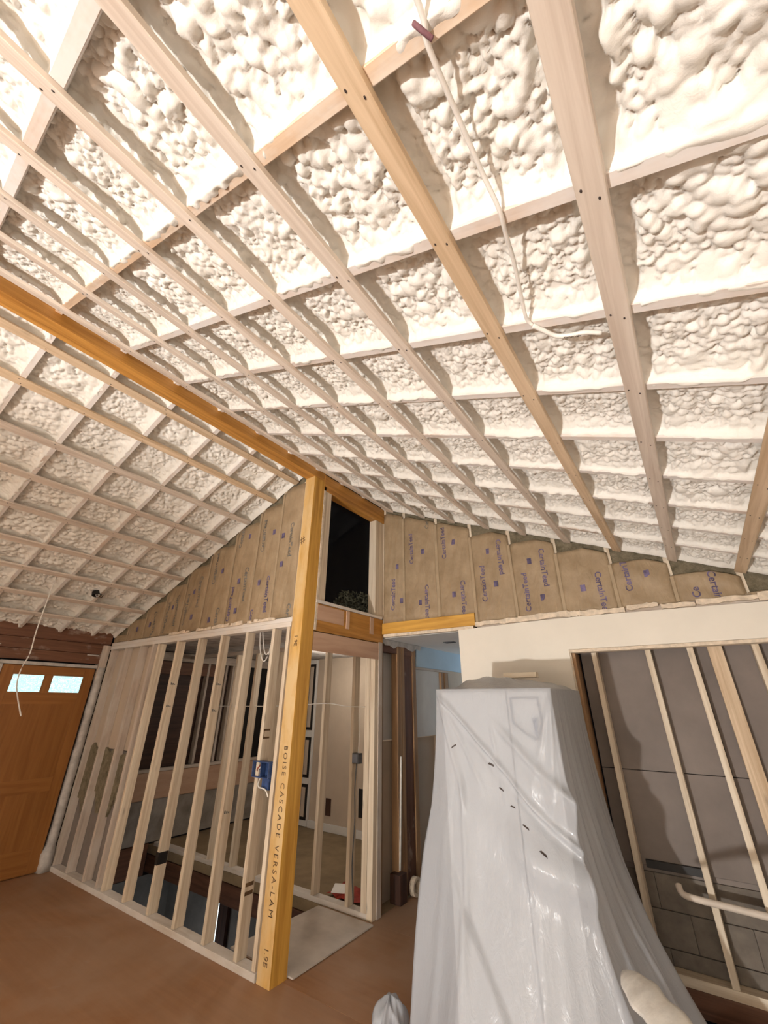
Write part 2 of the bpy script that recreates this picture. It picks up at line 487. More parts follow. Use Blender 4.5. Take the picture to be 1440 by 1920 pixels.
def foam_field(nu, nv, cell, seed, big, smooth_side):
    """height in metres of the blobby foam skin on a grid; cell in metres"""
    r = np.random.default_rng(seed)
    sizefield = smooth_noise((nu, nv), 9, seed + 1)
    if smooth_side:                         # one bay by the right wall was sprayed in broader, smoother bulges
        a_ = np.clip((np.linspace(0, 1, nu) - 0.825) / 0.02, 0, 1)[:, None] * np.clip((0.42 - np.linspace(0, 1, nv)) / 0.12, 0, 1)[None, :]
        sizefield = sizefield + 1.1 * a_
    H = np.zeros((nu, nv))
    for lo, hi, cover, hk in ((0.026, 0.046, 0.40, 0.50), (0.012, 0.024, 1.4, 0.85), (0.0075, 0.0125, 1.5, 1.0)):
        rm = (lo + hi) / 2
        n = int(cover * nu * nv * cell * cell / (math.pi * rm * rm))
        cu = r.random(n) * nu; cv = r.random(n) * nv
        rad = (lo + (hi - lo) * r.random(n) ** 1.7) * big
        ang = r.random(n) * math.pi
        ecc = 0.55 + 0.45 * r.random(n)
        lift = r.random(n) * 0.55
        for i in range(n):
            sf = sizefield[min(int(cu[i]), nu - 1), min(int(cv[i]), nv - 1)]
            R = rad[i] * (0.55 + 0.8 * sf) / cell
            if R < 1.1: continue
            k = int(R) + 1
            a0, a1 = max(0, int(cu[i]) - k), min(nu, int(cu[i]) + k + 2)
            b0, b1 = max(0, int(cv[i]) - k), min(nv, int(cv[i]) + k + 2)
            if a1 <= a0 or b1 <= b0: continue
            du = np.arange(a0, a1)[:, None] - cu[i]; dv = np.arange(b0, b1)[None, :] - cv[i]
            ca, sa = math.cos(ang[i]), math.sin(ang[i])
            p = (du * ca + dv * sa) / R; q = (-du * sa + dv * ca) / (R * ecc[i])
            d2 = p * p + q * q
            base = H[int(min(cu[i], nu - 1)), int(min(cv[i], nv - 1))] * lift[i]
            h = np.sqrt(np.clip(1 - d2, 0, 1)) * R * cell * hk * 1.25
            blk = H[a0:a1, b0:b1]
            np.maximum(blk, np.where(d2 < 1, h + base, 0), out=blk)
    H += 0.022 * (smooth_noise((nu, nv), 14, seed + 2) - 0.5) + 0.02 * (smooth_noise((nu, nv), 5, seed + 3) - 0.5)
    return H

def slope(side, name, label, rafters, straps, ystart, yend, cell, seed, big):
    """side +1: right of the ridge, -1: left. straps: list of (x centre, width inches, material)."""
    root = struct(name, XR + side * 1.0, (ystart + yend) / 2, roof(XR + side * 1.0), label)
    xe = XE if side > 0 else XL
    smax = abs(xe - XR) / CO
    e = np.array([side * CO, 0, -SI]); n = np.array([-side * SI, 0, -CO])     # along the slope, into the room
    org = np.array([XR, 0, ZR])
    ct = 0.75 * IN                          # strap thickness
    def pt(s, y, h):                        # h: layout units below (into the room from) the strap face
        q = org + e * s + n * h
        return (float(q[0]), y, float(q[2]))
    ss = np.array([abs(x - XR) / CO for x, *_ in straps])
    sw = np.array([w * IN / 2 for _, w, *_ in straps])
    rw = 1.5 * IN / 2
    ys = [y for y in rafters if ystart - .3 < y]
    edges = [ystart] + [y for y in rafters if y > ystart] + [yend]
    cu = cell / U
    nu = int(smax / cu)
    nv_all = int((yend - ystart) / cu) + 2
    H = foam_field(nu, nv_all, cell, seed, big, side > 0)
    su = np.linspace(0.03, smax, nu)
    jag = smooth_noise((nu, nv_all), 150, seed + 9) * 0.022 + smooth_noise((nu, nv_all), 60, seed + 8) * 0.014
    # foam is thinner in the spray shadow of each strap, on the side away from the ridge most of all
    dist = np.min(np.abs(su[:, None] - ss[None, :]) - sw[None, :], axis=1)[:, None] * U
    near = np.clip(1 - (dist - jag * 1.25 + 0.001) / 0.011, 0, 1)
    H = H * (1 - 0.6 * near) - 0.010 * near
    yv = ystart + np.arange(nv_all) * cu
    for i in range(len(edges) - 1):
        ya = edges[i] + (rw if i > 0 else 0); yb = edges[i + 1] - (rw if i < len(edges) - 2 else 0)
        j0 = int((ya - ystart) / cu); j1 = min(nv_all, int((yb - ystart) / cu) + 2)
        if j1 - j0 < 4: continue
        last = i == len(edges) - 2
        over = 0 if last else rw * 1.25      # overspray that laps onto the rafter's underside
        nv = j1 - j0
        yy = np.linspace(ya, yb + over, nv)
        Hb = H[:, j0:j1].copy()
        t = (yy - ya) / (yb - ya)
        # foam climbs the near face of the next rafter, sits lower against the one behind
        climb = 0.034 * np.clip((t - 0.80) / 0.20, 0, 1) ** 1.3
        Hb = Hb * (1 - 0.55 * np.clip((t - 0.8) / 0.2, 0, 1))[None, :] + climb[None, :] * (0.7 + 0.7 * smooth_noise((nu, nv), 25, seed + 40 + i))
        hh = Hb / U - ct - 0.064 / U
        hh = np.minimum(hh, -ct - 0.001)
        if last:
            w_ = np.clip((t - 0.9) / 0.1, 0, 1)[None, :]
            hh = hh * (1 - w_) + (-ct + 0.004 * (smooth_noise((nu, nv), 90, seed + 71) - .5)) * w_
        else:
            w_ = np.clip((yy - (yb - 0.006)) / 0.006, 0, 1)[None, :]
            ns = smooth_noise((nu, nv), 14, seed + 60 + i) * 0.55 + smooth_noise((nu, nv), 130, seed + 80 + i) * 0.45
            tail = np.clip((yy - yb) / over, 0, 1)[None, :]
            hh = hh * (1 - w_) + (-ct + (ns - 0.50 - 0.22 * tail ** 2) * 0.022) * w_
            hh = np.minimum(hh, np.where(near[:, j0:j1] > 0.02, -ct - 0.0012, 0.002))
        S, Yg = np.meshgrid(su, yy, indexing='ij')
        X = org[0] + e[0] * S + n[0] * hh
        Z = org[2] + e[2] * S + n[2] * hh
        o0 = P(XR + side * smax * CO / 2, (ya + yb) / 2, roof(XR + side * smax * CO / 2))
        co = np.stack([X * U - o0.x, Yg * U - o0.y, (Z + 1) * U - o0.z], -1).reshape(-1, 3)
        idx = np.arange(nu * nv).reshape(nu, nv)
        q = np.stack([idx[:-1, :-1], idx[1:, :-1], idx[1:, 1:], idx[:-1, 1:]], -1).reshape(-1, 4)
        if side > 0: q = q[:, ::-1]
        me = bpy.data.meshes.new('foam_bay')
        me.vertices.add(len(co)); me.vertices.foreach_set('co', co.ravel())
        me.loops.add(q.size); me.loops.foreach_set('vertex_index', q.ravel().astype(np.int32))
        me.polygons.add(len(q)); me.polygons.foreach_set('loop_start', (np.arange(len(q)) * 4).astype(np.int32))
        me.polygons.foreach_set('use_smooth', np.ones(len(q), bool))
        me.update(calc_edges=True); me.validate()
        me.materials.append(MATS['foam'])
        link('foam_bay', me, Matrix.Translation(o0), root)
    # plain deck above the foam, running back over the camera
    a, b_ = pt(0.0, 0, -0.12), pt(smax + .03, 0, -0.12)
    board('roof_deck', ((a[0] + b_[0]) / 2, YB, (a[2] + b_[2]) / 2), ((a[0] + b_[0]) / 2, yend + 0.02, (a[2] + b_[2]) / 2),
          smax + .05, 0.02, tuple(n), 'foam', root)
    for y in rafters:
        m_ = 'rafter_clean' if (side > 0 and abs(y - 0.175) < .01) else 'rafter'
        hr = 0.075
        board('rafter', pt(0.02, y, -ct - hr / 2), pt(smax, y, -ct - hr / 2), 1.5 * IN, hr, tuple(n), m_, root)
    for k, (x, w, m_) in enumerate(straps):
        s = abs(x - XR) / CO
        st = board('furring_strip', pt(s, YB, -ct / 2), pt(s, yend - .002, -ct / 2), w * IN, ct, tuple(n), m_, root)
        vs, fs = [], []
        for y in rafters:                   # nail heads, two at each rafter
            if y < -0.2: continue
            for dy, ds in ((-0.008, -0.28), (0.006, 0.25)):
                if random.random() < 0.12: continue
                cs, cy = s + ds * w * IN, y + dy + random.uniform(-.006, .006)
                r0 = 0.0019
                i0 = len(vs)
                for hgt, rr in ((0.0002, r0), (0.0010, r0 * .8)):
                    for a_ in range(6):
                        vs.append(pt(cs + rr * math.cos(a_ * math.pi / 3), cy + rr * 1.5 * math.sin(a_ * math.pi / 3), hgt))
                fs += [tuple(range(i0 + 6, i0 + 12))] + [(i0 + q_, i0 + (q_ + 1) % 6, i0 + 6 + (q_ + 1) % 6, i0 + 6 + q_) for q_ in range(6)]
        o = mesh('nail_heads', vs, fs, 'nail', st)
        o['kind'] = 'stuff'
    return root, pt

RR = [0.175 + 0.2385 * k for k in range(-1, 9)]
ceil_r, ptR = slope(+1, 'ceiling_right', 'right roof slope with white spray foam between rafters and furring strips', RR,
    [(-1.572, 3.4, 'strap'), (-1.30, 2.5, 'strap'), (-1.075, 2.5, 'strap'), (-0.845, 2.5, 'strap'), (-0.628, 2.5, 'strap'),
     (-0.399, 2.5, 'strap'), (-0.172, 2.5, 'strap_tan'), (0.046, 2.5, 'strap'), (0.272, 2.7, 'strap_tan')],
    -0.36, Y2, 0.0056, 5, 1.0)
RLf = [0.204 - .25, 0.204, 0.45, 0.715, 0.97, 1.215, 1.44]
ceil_l, ptL = slope(-1, 'ceiling_left', 'left roof slope with white spray foam running down to the door wall', RLf,
    [(-1.815, 2.5, 'strap_tan'), (-2.01, 2.5, 'strap_tan'), (-2.25, 2.5, 'strap'), (-2.48, 2.5, 'strap'), (-2.70, 2.5, 'strap'),
     (-2.945, 2.5, 'strap'), (-3.165, 2.5, 'strap'), (-3.405, 2.5, 'strap'), (-3.615, 2.5, 'strap')],
    -0.10, Y1 + .012, 0.0080, 23, 1.05)

# ------------------------------------------------------------------ ridge beam, post, headers
rb = empty('ridge_beam', -1.6865, 0.1, 1.285, 'long orange laminated ridge beam running under the ceiling peak', 'beam', kind='thing')
board('beam_body', (-1.6865, YB, 1.365), (-1.6865, 1.685, 1.365), 0.077, 0.16, (0, 0, 1), 'lvl_dark', rb)
po = empty('ridge_post', -1.6865, 1.637, -1, 'tall orange laminated post standing at the corner of the stairwell', 'post', kind='thing')
PX0, PX1, PY0, PY1 = -1.725, -1.648, Y1, 1.682
box('post_body', PX0, PX1, PY0, PY1, -1.0, 1.284, 'lvl_worn', po)
box('post_side_face', PX1, PX1 + .0015, PY0 + .001, PY1, -1.0, 1.284, 'lvl', po)
zc = -0.185
for word in ('BOISE', 'CASCADE', 'VERSA', '-', 'LAM'):
    lettering(word, 'ink_brown', 0.060, (-1.697, Y1 - .0006, zc), (0, 0, -1), (1, 0, 0), po, spacing=1.40)
    me = text_mesh(word, 'ink_brown', 0.060, 1.40)
    zc -= (max(v.co.x for v in me.vertices) + (0.045 if word in ('BOISE', 'CASCADE') else 0.012)) / U
lettering('1.9E', 'ink_brown', 0.058, (-1.700, Y1 - .0006, 0.325), (0, 0, -1), (1, 0, 0), po)
lettering('1.9E', 'ink_brown', 0.058, (-1.700, Y1 - .0006, -0.885), (0, 0, -1), (1, 0, 0), po)
lettering('#', 'ink_brown', 0.11, (-1.712, Y1 - .0006, 0.83), (1, 0, 0.3), (-.3, 0, 1), po)
box('cleat', PX0 - .016, PX0 - .001, Y1 + .004, Y1 + .05, 0.42, 1.27, 'stud', po)

# window wall above the stairwell, in line with the ridge
ws = struct('wall_ridge', -1.66, 2.0, 0.25, 'short framed wall with window between orange post and corner')
WX = -1.648
box('sheathing_panel', WX - .005, WX + .000, PY1 + .004, Y2 - .02, 0.252, 0.352, 'plywood', ws)
box('sheathing_back', WX - .06, WX - .008, PY1 + .004, Y2 - .02, 0.262, 0.352, 'stud_grey', ws)
hb = empty('window_header', WX - .02, 2.0, 0.36, 'brown laminated header beam under the black window', 'beam', kind='thing')
box('beam_body', WX - .05, WX, PY1 + .003, 2.345, 0.357, 0.508, 'lvl_dark', hb)
box('patch_panel', WX, WX + .004, 1.70, 1.93, 0.415, 0.50, 'plywood', hb)
box('patch_block', WX, WX + .005, 1.955, 1.985, 0.40, 0.505, 'plywood', hb)
box('patch_block', WX, WX + .005, 2.195, 2.235, 0.40, 0.505, 'plywood', hb)
wn = struct('window_1', -1.66, 2.0, 0.51, 'tall black night window in raw wooden frame under the ridge')
box('sill', WX - .06, WX + .006, PY1 + .004, Y2, 0.510, 0.527, 'plate', wn)
box('jamb', WX - .06, WX, PY1 + .022, 1.757, 0.528, 1.228, 'stud', wn)
box('jamb_liner', WX - .06, WX + .003, PY1 + .002, PY1 + .02, 0.36, 1.25, 'torn_edge', wn)
box('jamb', WX - .06, WX, 2.252, 2.292, 0.528, 1.218, 'stud', wn)
box('jamb', WX - .06, WX - .001, 2.294, Y2 + .02, 0.528, 1.218, 'stud', wn)
box('head', WX - .06, WX + .003, PY1 + .001, Y2 + .03, 1.222, 1.335, 'lvl_dark', wn)
box('pane', WX - .052, WX - .048, 1.757, 2.252, 0.527, 1.222, 'glass', wn)

gd = struct('ground', -3.15, 3.9, -1.0, 'dark garden soil outside the house')
box('soil_patch', -3.9, -2.4, 3.46, 4.6, -1.06, -1.0, 'soil', gd)
# shrub in the dark outside the window
sh = empty('garden_tree', -3.15, 3.85, -1.0, 'leafy tree top in the dark outside the black window', 'tree')
vs, fs = [], []
for i in range(2600):
    a, h = random.uniform(0, 6.28), random.random()
    k = int(a * 2.2)
    rr = 0.34 * math.sqrt(random.random()) * (1 - 0.55 * h)
    c = Vector((-3.15 + rr * math.cos(a), 3.85 + rr * 1.3 * math.sin(a), 0.82 + 0.33 * h + 0.07 * math.sin(a * 3) - .1 * rr))
    u = Vector((random.gauss(0, 1), random.gauss(0, 1), random.gauss(0, 1))).normalized()
    w = u.orthogonal().normalized()
    s = 0.020
    i0 = len(vs)
    vs += [tuple(c - u * s), tuple(c + w * s * .45), tuple(c + u * s), tuple(c - w * s * .45)]
    fs.append((i0, i0 + 1, i0 + 2, i0 + 3))
o = mesh('foliage', vs, fs, 'leaf', sh, recalc=False); o['kind'] = 'stuff'
tube('trunk', [(-3.15, 3.85, -1.0), (-3.14, 3.86, -0.2), (-3.16, 3.85, 1.0)], 0.03, 'soil', sh)

# ------------------------------------------------------------------ kraft-faced batts
LTXT = 0.072
def batt(x0, x1, zb, ztop, y, parent, marks, flip):
    """one kraft-faced batt: pillowed sheet with stapled flanges; ztop(x) gives the top edge"""
    nu, nv = 14, 18
    vs, fs = [], []
    sd = random.random() * 10
    def surf(x, z):
        t = min(1, max(0, (x - x0) / (x1 - x0)))
        s = (z - zb) / max(.05, ztop(x0 + (x1 - x0) * .5) - zb)
        edge = min(t, 1 - t) * (x1 - x0)
        bul = 0.007 * (1 - math.exp(-((edge / 0.022) ** 2)))
        wr = 0.004 * math.sin(9 * s + 5 * t + sd) * math.sin(math.pi * t) + 0.003 * math.sin(23 * (s * .7 - t) + sd * 2) * math.sin(math.pi * t)
        return y - bul + wr - 0.001
    for i in range(nu + 1):
        x = x0 + (x1 - x0) * i / nu
        zt = ztop(x)
        for j in range(nv + 1):
            z = zb + (zt - zb) * j / nv
            xx = x + 0.004 * math.sin(6 * j / nv + sd) * (1 if 0 < i < nu else 0)
            vs.append((xx, surf(xx, z), z))
    for i in range(nu):
        for j in range(nv):
            a = i * (nv + 1) + j
            fs.append((a, a + nv + 1, a + nv + 2, a + 1))
    o = mesh('insulation_batt', vs, fs, 'kraft', parent, smooth=True, recalc=False)
    sol = o.modifiers.new('thickness', 'SOLIDIFY'); sol.thickness = 0.006; sol.offset = -1
    for (s, x, z, d, mt) in marks:
        if s == 'logo':
            yt = surf(x, z)
            box('logo_print', x - .012, x + .012, yt - .0026, yt - .0016, z - .017, z + .017, 'ink_blue', o)
            continue
        src = text_mesh(s, mt, LTXT if s[0] == 'C' else 0.05, 1.0, 0.0012)
        me = src.copy()
        xa_, za_ = (x + .02, z) if d > 0 else (x - .02, z)
        n_ = len(me.vertices)
        co = np.empty(n_ * 3, np.float32); me.vertices.foreach_get('co', co); co = co.reshape(-1, 3)
        wx = xa_ - d * co[:, 1] / U; wz = za_ + d * co[:, 0] / U
        lim = np.array([ztop(float(a)) - .004 for a in wx])
        off = co[:, 2] * 0
        wz = np.clip(wz, zb + .002, lim)
        yy = np.array([surf(float(a), float(c)) for a, c in zip(wx, wz)]) - 0.0016 - co[:, 2] / U
        o0 = P(xa_, y, za_)
        out = np.stack([wx * U - o0.x, yy * U - o0.y, (wz + 1) * U - o0.z], -1)
        me.vertices.foreach_set('co', out.astype(np.float32).ravel()); me.update()
        link('lettering', me, Matrix.Translation(o0), o)
    return o

def flange(x, zb, zt, y, parent):
    board('flange_strip', (x, y - .0022, zb), (x + random.uniform(-.003, .003), y - .0022, zt), random.uniform(.013, .02), .002, (0, 1, 0), 'kraft_light', parent)

wl = struct('wall_back_left', -2.76, Y1, -1, 'left gable wall of open studs below and kraft batts above')
wr = struct('wall_back_right', -0.6, Y2, -1, 'right gable wall with kraft batts above and cream drywall below')
CT = 'CertainTeed'
# left gable seams
LS = [-1.728, -1.915, -2.118, -2.352, -2.61, -2.86, -3.10, -3.34, -3.58, -3.79]
LM = {0: [(CT, -1.80, 1.00, -1, 'ink_grey'), ('logo', -1.875, .93, 1, ''), ('logo', -1.862, .745, 1, ''), (CT, -1.765, 0.50, -1, 'ink_grey')],
      1: [(CT, -2.055, 0.86, 1, 'ink_grey'), ('logo', -1.965, .975, 1, ''), (CT, -1.965, 0.69, -1, 'ink_blue'), (CT, -2.075, 0.50, -1, 'ink_blue'), ('logo', -2.05, .66, 1, '')],
      2: [(CT, -2.29, 0.93, 1, 'ink_grey'), ('logo', -2.21, 1.0, 1, ''), (CT, -2.18, 0.78, -1, 'ink_grey'), ('logo', -2.25, .70, 1, ''), (CT, -2.30, .45, 1, 'ink_blue'), ('logo', -2.24, .51, 1, '')],
      3: [(CT, -2.53, 0.72, 1, 'ink_grey'), ('logo', -2.45, .80, 1, ''), (CT, -2.42, 0.55, -1, 'ink_grey'), ('logo', -2.50, .48, 1, '')],
      4: [(CT, -2.68, 0.80, -1, 'ink_grey'), ('logo', -2.75, .70, 1, ''), (CT, -2.80, .47, 1, 'ink_grey'), ('logo', -2.71, .52, 1, '')],
      5: [(CT, -2.93, 0.70, -1, 'ink_grey'), ('logo', -2.99, .62, 1, ''), (CT, -3.04, .44, 1, 'ink_grey')],
      6: [(CT, -3.20, 0.61, -1, 'ink_grey'), ('logo', -3.26, .52, 1, '')],
      7: [('logo', -3.43, .50, 1, '')]}
ZPL = 0.425                                 # underside of the left batts = top of plate
for i in range(len(LS) - 1):
    xa, xb = LS[i + 1], LS[i]
    cut = roof(xb) - (0.075 if i else 0.06)
    if i == 3: cut = roof(xb) - .09
    zt = (lambda x, c=cut: max(ZPL + .006, min(roof(x) - 0.012, c)))
    batt(xa + .002, xb - .002, ZPL, zt, Y1 + .004, wl, LM.get(i, []), False)
    if ZPL + .05 < zt(xa + .004): flange(xa, ZPL + .003, zt(xa + .004) - .004, Y1 + .003, wl)
    box('gable_stud', xa - .75 * IN, xa + .75 * IN, Y1 + .012, Y1 + .06, ZPL, max(ZPL + .01, roof(xa) + .02), 'stud', wl)
prism_y('fiberglass_backing', [(XL, ZPL - .02), (PX0 - .02, ZPL - .02), (PX0 - .02, roof(PX0 - .02) + .03), (XL, roof(XL) + .03)], Y1 + .022, Y1 + .055, 'fiberglass', wl)

# right gable
RS = [-1.64, -1.471, -1.212, -0.968, -0.724, -0.474, -0.218, 0.022, 0.272, 0.47]
RM = {0: [(CT, -1.553, 0.56, 1, 'ink_blue'), ('logo', -1.52, .86, 1, ''), ('logo', -1.49, .62, 1, '')],
      1: [(CT, -1.40, 0.86, 1, 'ink_blue'), (CT, -1.295, 0.70, -1, 'ink_blue'), ('logo', -1.31, .93, 1, ''), ('logo', -1.345, .59, 1, ''), (CT, -1.27, 1.09, 1, 'ink_grey')],
      2: [(CT, -1.15, 0.85, 1, 'ink_blue'), ('logo', -1.08, .95, 1, ''), (CT, -1.04, 0.69, -1, 'ink_blue'), ('logo', -1.10, .61, 1, '')],
      3: [(CT, -0.90, 0.54, 1, 'ink_blue'), (CT, -0.785, 0.905, -1, 'ink_blue'), ('logo', -.855, .845, 1, ''), ('logo', -.825, .635, 1, '')],
      4: [(CT, -0.655, 0.455, 1, 'ink_blue'), (CT, -0.545, 0.80, -1, 'ink_blue'), ('logo', -.615, .735, 1, ''), ('logo', -.575, .525, 1, '')],
      5: [(CT, -0.285, 0.62, -1, 'ink_blue'), ('logo', -.365, .545, 1, '')],
      6: [(CT, -0.155, 0.50, 1, 'ink_blue'), ('logo', -.07, .575, 1, '')],
      7: [('CertainT', 0.17, 0.55, -1, 'ink_blue'), ('Ce', 0.10, 0.435, 1, 'ink_blue')]}
for i in range(len(RS) - 1):
    xa, xb = RS[i], RS[i + 1]
    zb = 0.483 if xb < -.96 else 0.425
    cut = roof(xa) - (0.03 if i < 3 else 0.075)
    if i == 8: cut = zb + .012
    zt = (lambda x, c=cut, q=zb: max(q + .006, min(roof(x) - 0.014, c)))
    batt(xa + .002, xb - .002, zb, zt, Y2 + .012, wr, RM.get(i, []), False)
    if i: flange(xa, zb + .003, zt(xa + .004) - .004, Y2 + .011, wr)
    box('gable_stud', xa - .75 * IN, xa + .75 * IN, Y2 + .021, Y2 + .065, 0.43, roof(xa) + .02, 'stud', wr)
prism_y('fiberglass_backing', [(-1.66, .43), (XE, .43), (XE, roof(XE) + .03), (-1.66, roof(-1.66) + .02)], Y2 + .031, Y2 + .06, 'fiberglass', wr)

# ------------------------------------------------------------------ left stud wall
box('top_plate', XL + .005, PX0 - .004, Y1, Y1 + .052, 0.372, 0.398, 'plate', wl)
box('top_plate', XL + .005, PX0 - .004, Y1 + .004, Y1 + .052, 0.399, 0.424, 'plate', wl)
for xa, xb, h in ((-2.1, -1.86, .012), (-2.45, -2.15, .016), (-2.62, -2.46, .010), (-2.95, -2.7, .013)):  # torn drywall left on the plate
    pts = [(xa, .418)] + [(xa + (xb - xa) * k / 7, .424 + h * random.uniform(.4, 1.3)) for k in range(8)] + [(xb, .418)]
    prism_y('torn_drywall_strip', pts, Y1 - .008, Y1 + .0035, 'torn_edge', wl)
box('sole_plate', XL + .02, PX0 - .006, Y1 - .004, Y1 + .052, -1.0, -0.974, 'plate', wl)
def stud(x, y, z0, z1, mat, parent, w=1.5, d=3.5):
    return box('stud', x, x + w * IN, y, y + d * IN, z0, z1, mat, parent)
for k, x in enumerate((-1.762, -1.880, -2.108, -2.350, -2.590, -2.842, -3.085, -3.155, -3.330, -3.565, -3.79)):
    st = stud(x, Y1 + random.uniform(0, .003), -0.973, 0.371, 'stud' if k < 7 else 'stud_grey', wl)
    if k == 1:
        for z in (-0.735, -0.765): box('ink_band', x + 1.5 * IN, x + 1.5 * IN + .0008, Y1 + .004, Y1 + .048, z, z + .014, 'ink_brown', st)
        for z in (-0.13, -0.165): box('ink_band', x + 1.5 * IN, x + 1.5 * IN + .0008, Y1 + .006, Y1 + .046, z, z + .008, 'ink_brown', st)
        box('ink_stamp', x + 1.5 * IN, x + 1.5 * IN + .0008, Y1 + .008, Y1 + .012, -.16, -.125, 'ink_brown', st)
    for z in {2: (-.50,), 3: (-.05, .09), 5: (-.03, .10)}.get(k, ()):      # faint grade stamps
        for q in range(3):
            box('ink_stamp', x + 1.5 * IN, x + 1.5 * IN + .0007, Y1 + .010 + .011 * q, Y1 + .018 + .011 * q, z, z + .013 - .003 * q, 'ink_grey', st)
    if k == 4: tag(box('dark_wrap', x - .001, x + 1.5 * IN + .001, Y1 - .001, Y1 + .053, -.775, -.722, 'black', st), 'dark band around the stud')
# backing seen between the studs next to the door
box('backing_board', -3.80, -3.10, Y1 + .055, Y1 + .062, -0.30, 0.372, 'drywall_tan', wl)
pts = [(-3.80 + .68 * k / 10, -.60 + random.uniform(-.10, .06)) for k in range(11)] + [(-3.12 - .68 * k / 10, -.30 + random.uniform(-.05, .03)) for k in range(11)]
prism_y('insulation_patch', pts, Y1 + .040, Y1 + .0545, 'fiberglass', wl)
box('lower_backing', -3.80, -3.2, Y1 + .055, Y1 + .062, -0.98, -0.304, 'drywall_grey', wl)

# ------------------------------------------------------------------ left outer wall with the entry door
ow = struct('wall_left', XL, 0.6, -1, 'left outer wall of brown boards around the entry door')
box('lower_panel', XL - .06, XL - .002, YB, 0.93, -1.0, 0.25, 'drywall_tan', ow)
for k, (z0, z1) in enumerate(((0.262, 0.330), (0.333, 0.405), (0.408, 0.50))):
    box('plank', XL - .05, XL + .004 - .004 * k, YB, Y1 + .0, z0, z1, 'fascia', ow)
box('corner_block', XL - .05, XL + .02, Y1 - .055, Y1 - .003, 0.15, 0.40, 'stud_grey', ow)
box('shim', XL + .005, XL + .012, 0.74, 0.90, 0.345, 0.352, 'casing_white', ow)
box('shim', XL + .005, XL + .012, 1.44, 1.52, 0.318, 0.326, 'casing_white', ow)
dr = struct('door_1', XL, 1.25, -1, 'orange brown entry door with two small lit panes at top')
DX = XL + .012
box('door_slab', DX - .05, DX - .004, 0.952, 1.525, -0.995, 0.225, 'door_wood', dr)
for y0, y1, z0, z1 in ((0.955, 1.02, -.99, .222), (1.458, 1.523, -.99, .222), (1.021, 1.457, .172, .222), (1.021, 1.457, -.02, .05), (1.021, 1.457, -.55, -.47), (1.021, 1.457, -.99, -.86)):
    box('door_rail', DX - .003, DX - .0015, y0, y1, z0, z1, 'door_wood', dr)
for y0, y1 in ((1.027, 1.207), (1.262, 1.454)):
    lf = box('lite', DX - .003, DX + .0005, y0, y1, 0.056, 0.164, 'lite_glass', dr)
    box('muntin', DX + .001, DX + .0025, y0 - .008, y1 + .008, 0.164, 0.171, 'door_wood', lf)
    box('muntin', DX + .001, DX + .0025, y0 - .008, y1 + .008, 0.050, 0.056, 'door_wood', lf)
    box('muntin', DX + .001, DX + .0025, y0 - .008, y0, 0.056, 0.164, 'door_wood', lf)
    box('muntin', DX + .001, DX + .0025, y1, y1 + .008, 0.056, 0.164, 'door_wood', lf)
box('center_stile', DX - .003, DX + .001, 1.208, 1.261, .051, .171, 'door_wood', dr)
box('door_casing', XL - .02, XL + .022, 0.93, 1.53, 0.228, 0.250, 'casing_white', dr)
box('door_casing', XL - .02, XL + .022, 0.925, 0.95, -1.0, 0.226, 'casing_white', dr)
# foam-spattered casing beside the stud wall
pts = []
vs, fs = [], []
n = 26
for i in range(n + 1):
    z = -1.0 + (0.235 + 1.0) * i / n
    w = 0.050 + random.uniform(-.003, .003) + (0.02 if i < 3 else 0)
    d = 0.030 + random.uniform(-.003, .003) + (0.015 if i < 3 else 0)
    y1_ = Y1 - .006
    vs += [(XL - .02, y1_ - w, z), (XL + d, y1_ - w + .008, z), (XL + d + .004, y1_ - w * .5, z), (XL + d, y1_, z), (XL - .02, y1_, z)]
for i in range(n):
    for k in range(4):
        a = i * 5 + k
        fs.append((a, a + 1, a + 6, a + 5))
    a = i * 5
    fs.append((a + 4, a, a + 5, a + 9))
fs += [(0, 1, 2, 3, 4), tuple(n * 5 + k for k in (4, 3, 2, 1, 0))]
mesh('side_casing', vs, fs, 'casing_white', dr, smooth=True)

# ------------------------------------------------------------------ stair room behind the studs
so = struct('wall_stair_outer', -3.83, 2.5, -2.3, 'outer wall of the stair room with dark windows and ledger board')
OX = -3.80
box('ledger_board', OX - .02, OX + .012, Y1 + .08, 3.34, -0.70, -0.515, 'plywood', so)
box('sill_board', OX - .03, OX + .02, Y1 + .08, 3.34, -0.512, -0.49, 'stud_grey', so)
box('concrete_band', OX - .05, OX, Y1 + .08, 3.34, -0.985, -0.702, 'concrete', so)
box('rim_board', OX - .04, OX + .006, Y1 + .08, HY1 - .01, -1.18, -0.99, 'brown_board', so)
box('foundation_panel', OX - .05, OX, Y1 - .05, 2.5, -2.3, -1.185, 'basement_grey', so)
box('sheathing_panel', OX - .07, OX - .055, Y1 + .08, 2.86, -0.49, 0.40, 'dark_board', so)
box('header_board', OX - .05, OX, Y1 + .08, 3.34, 0.33, 0.40, 'stud_grey', so)
box('lintel_board', OX - .05, OX - .005, 2.02, 2.62, 0.22, 0.325, 'brown_board', so)
for y in (1.72, 1.95, 2.20, 2.50, 2.70, 2.78, 3.10, 3.27):
    stud_o = box('stud', OX - .052, OX, y, y + 1.5 * IN, -0.488, 0.328, 'stud_grey', so)
box('dark_window_panel', OX - .075, OX - .06, 2.88, 3.34, -0.49, 0.33, 'black', so)

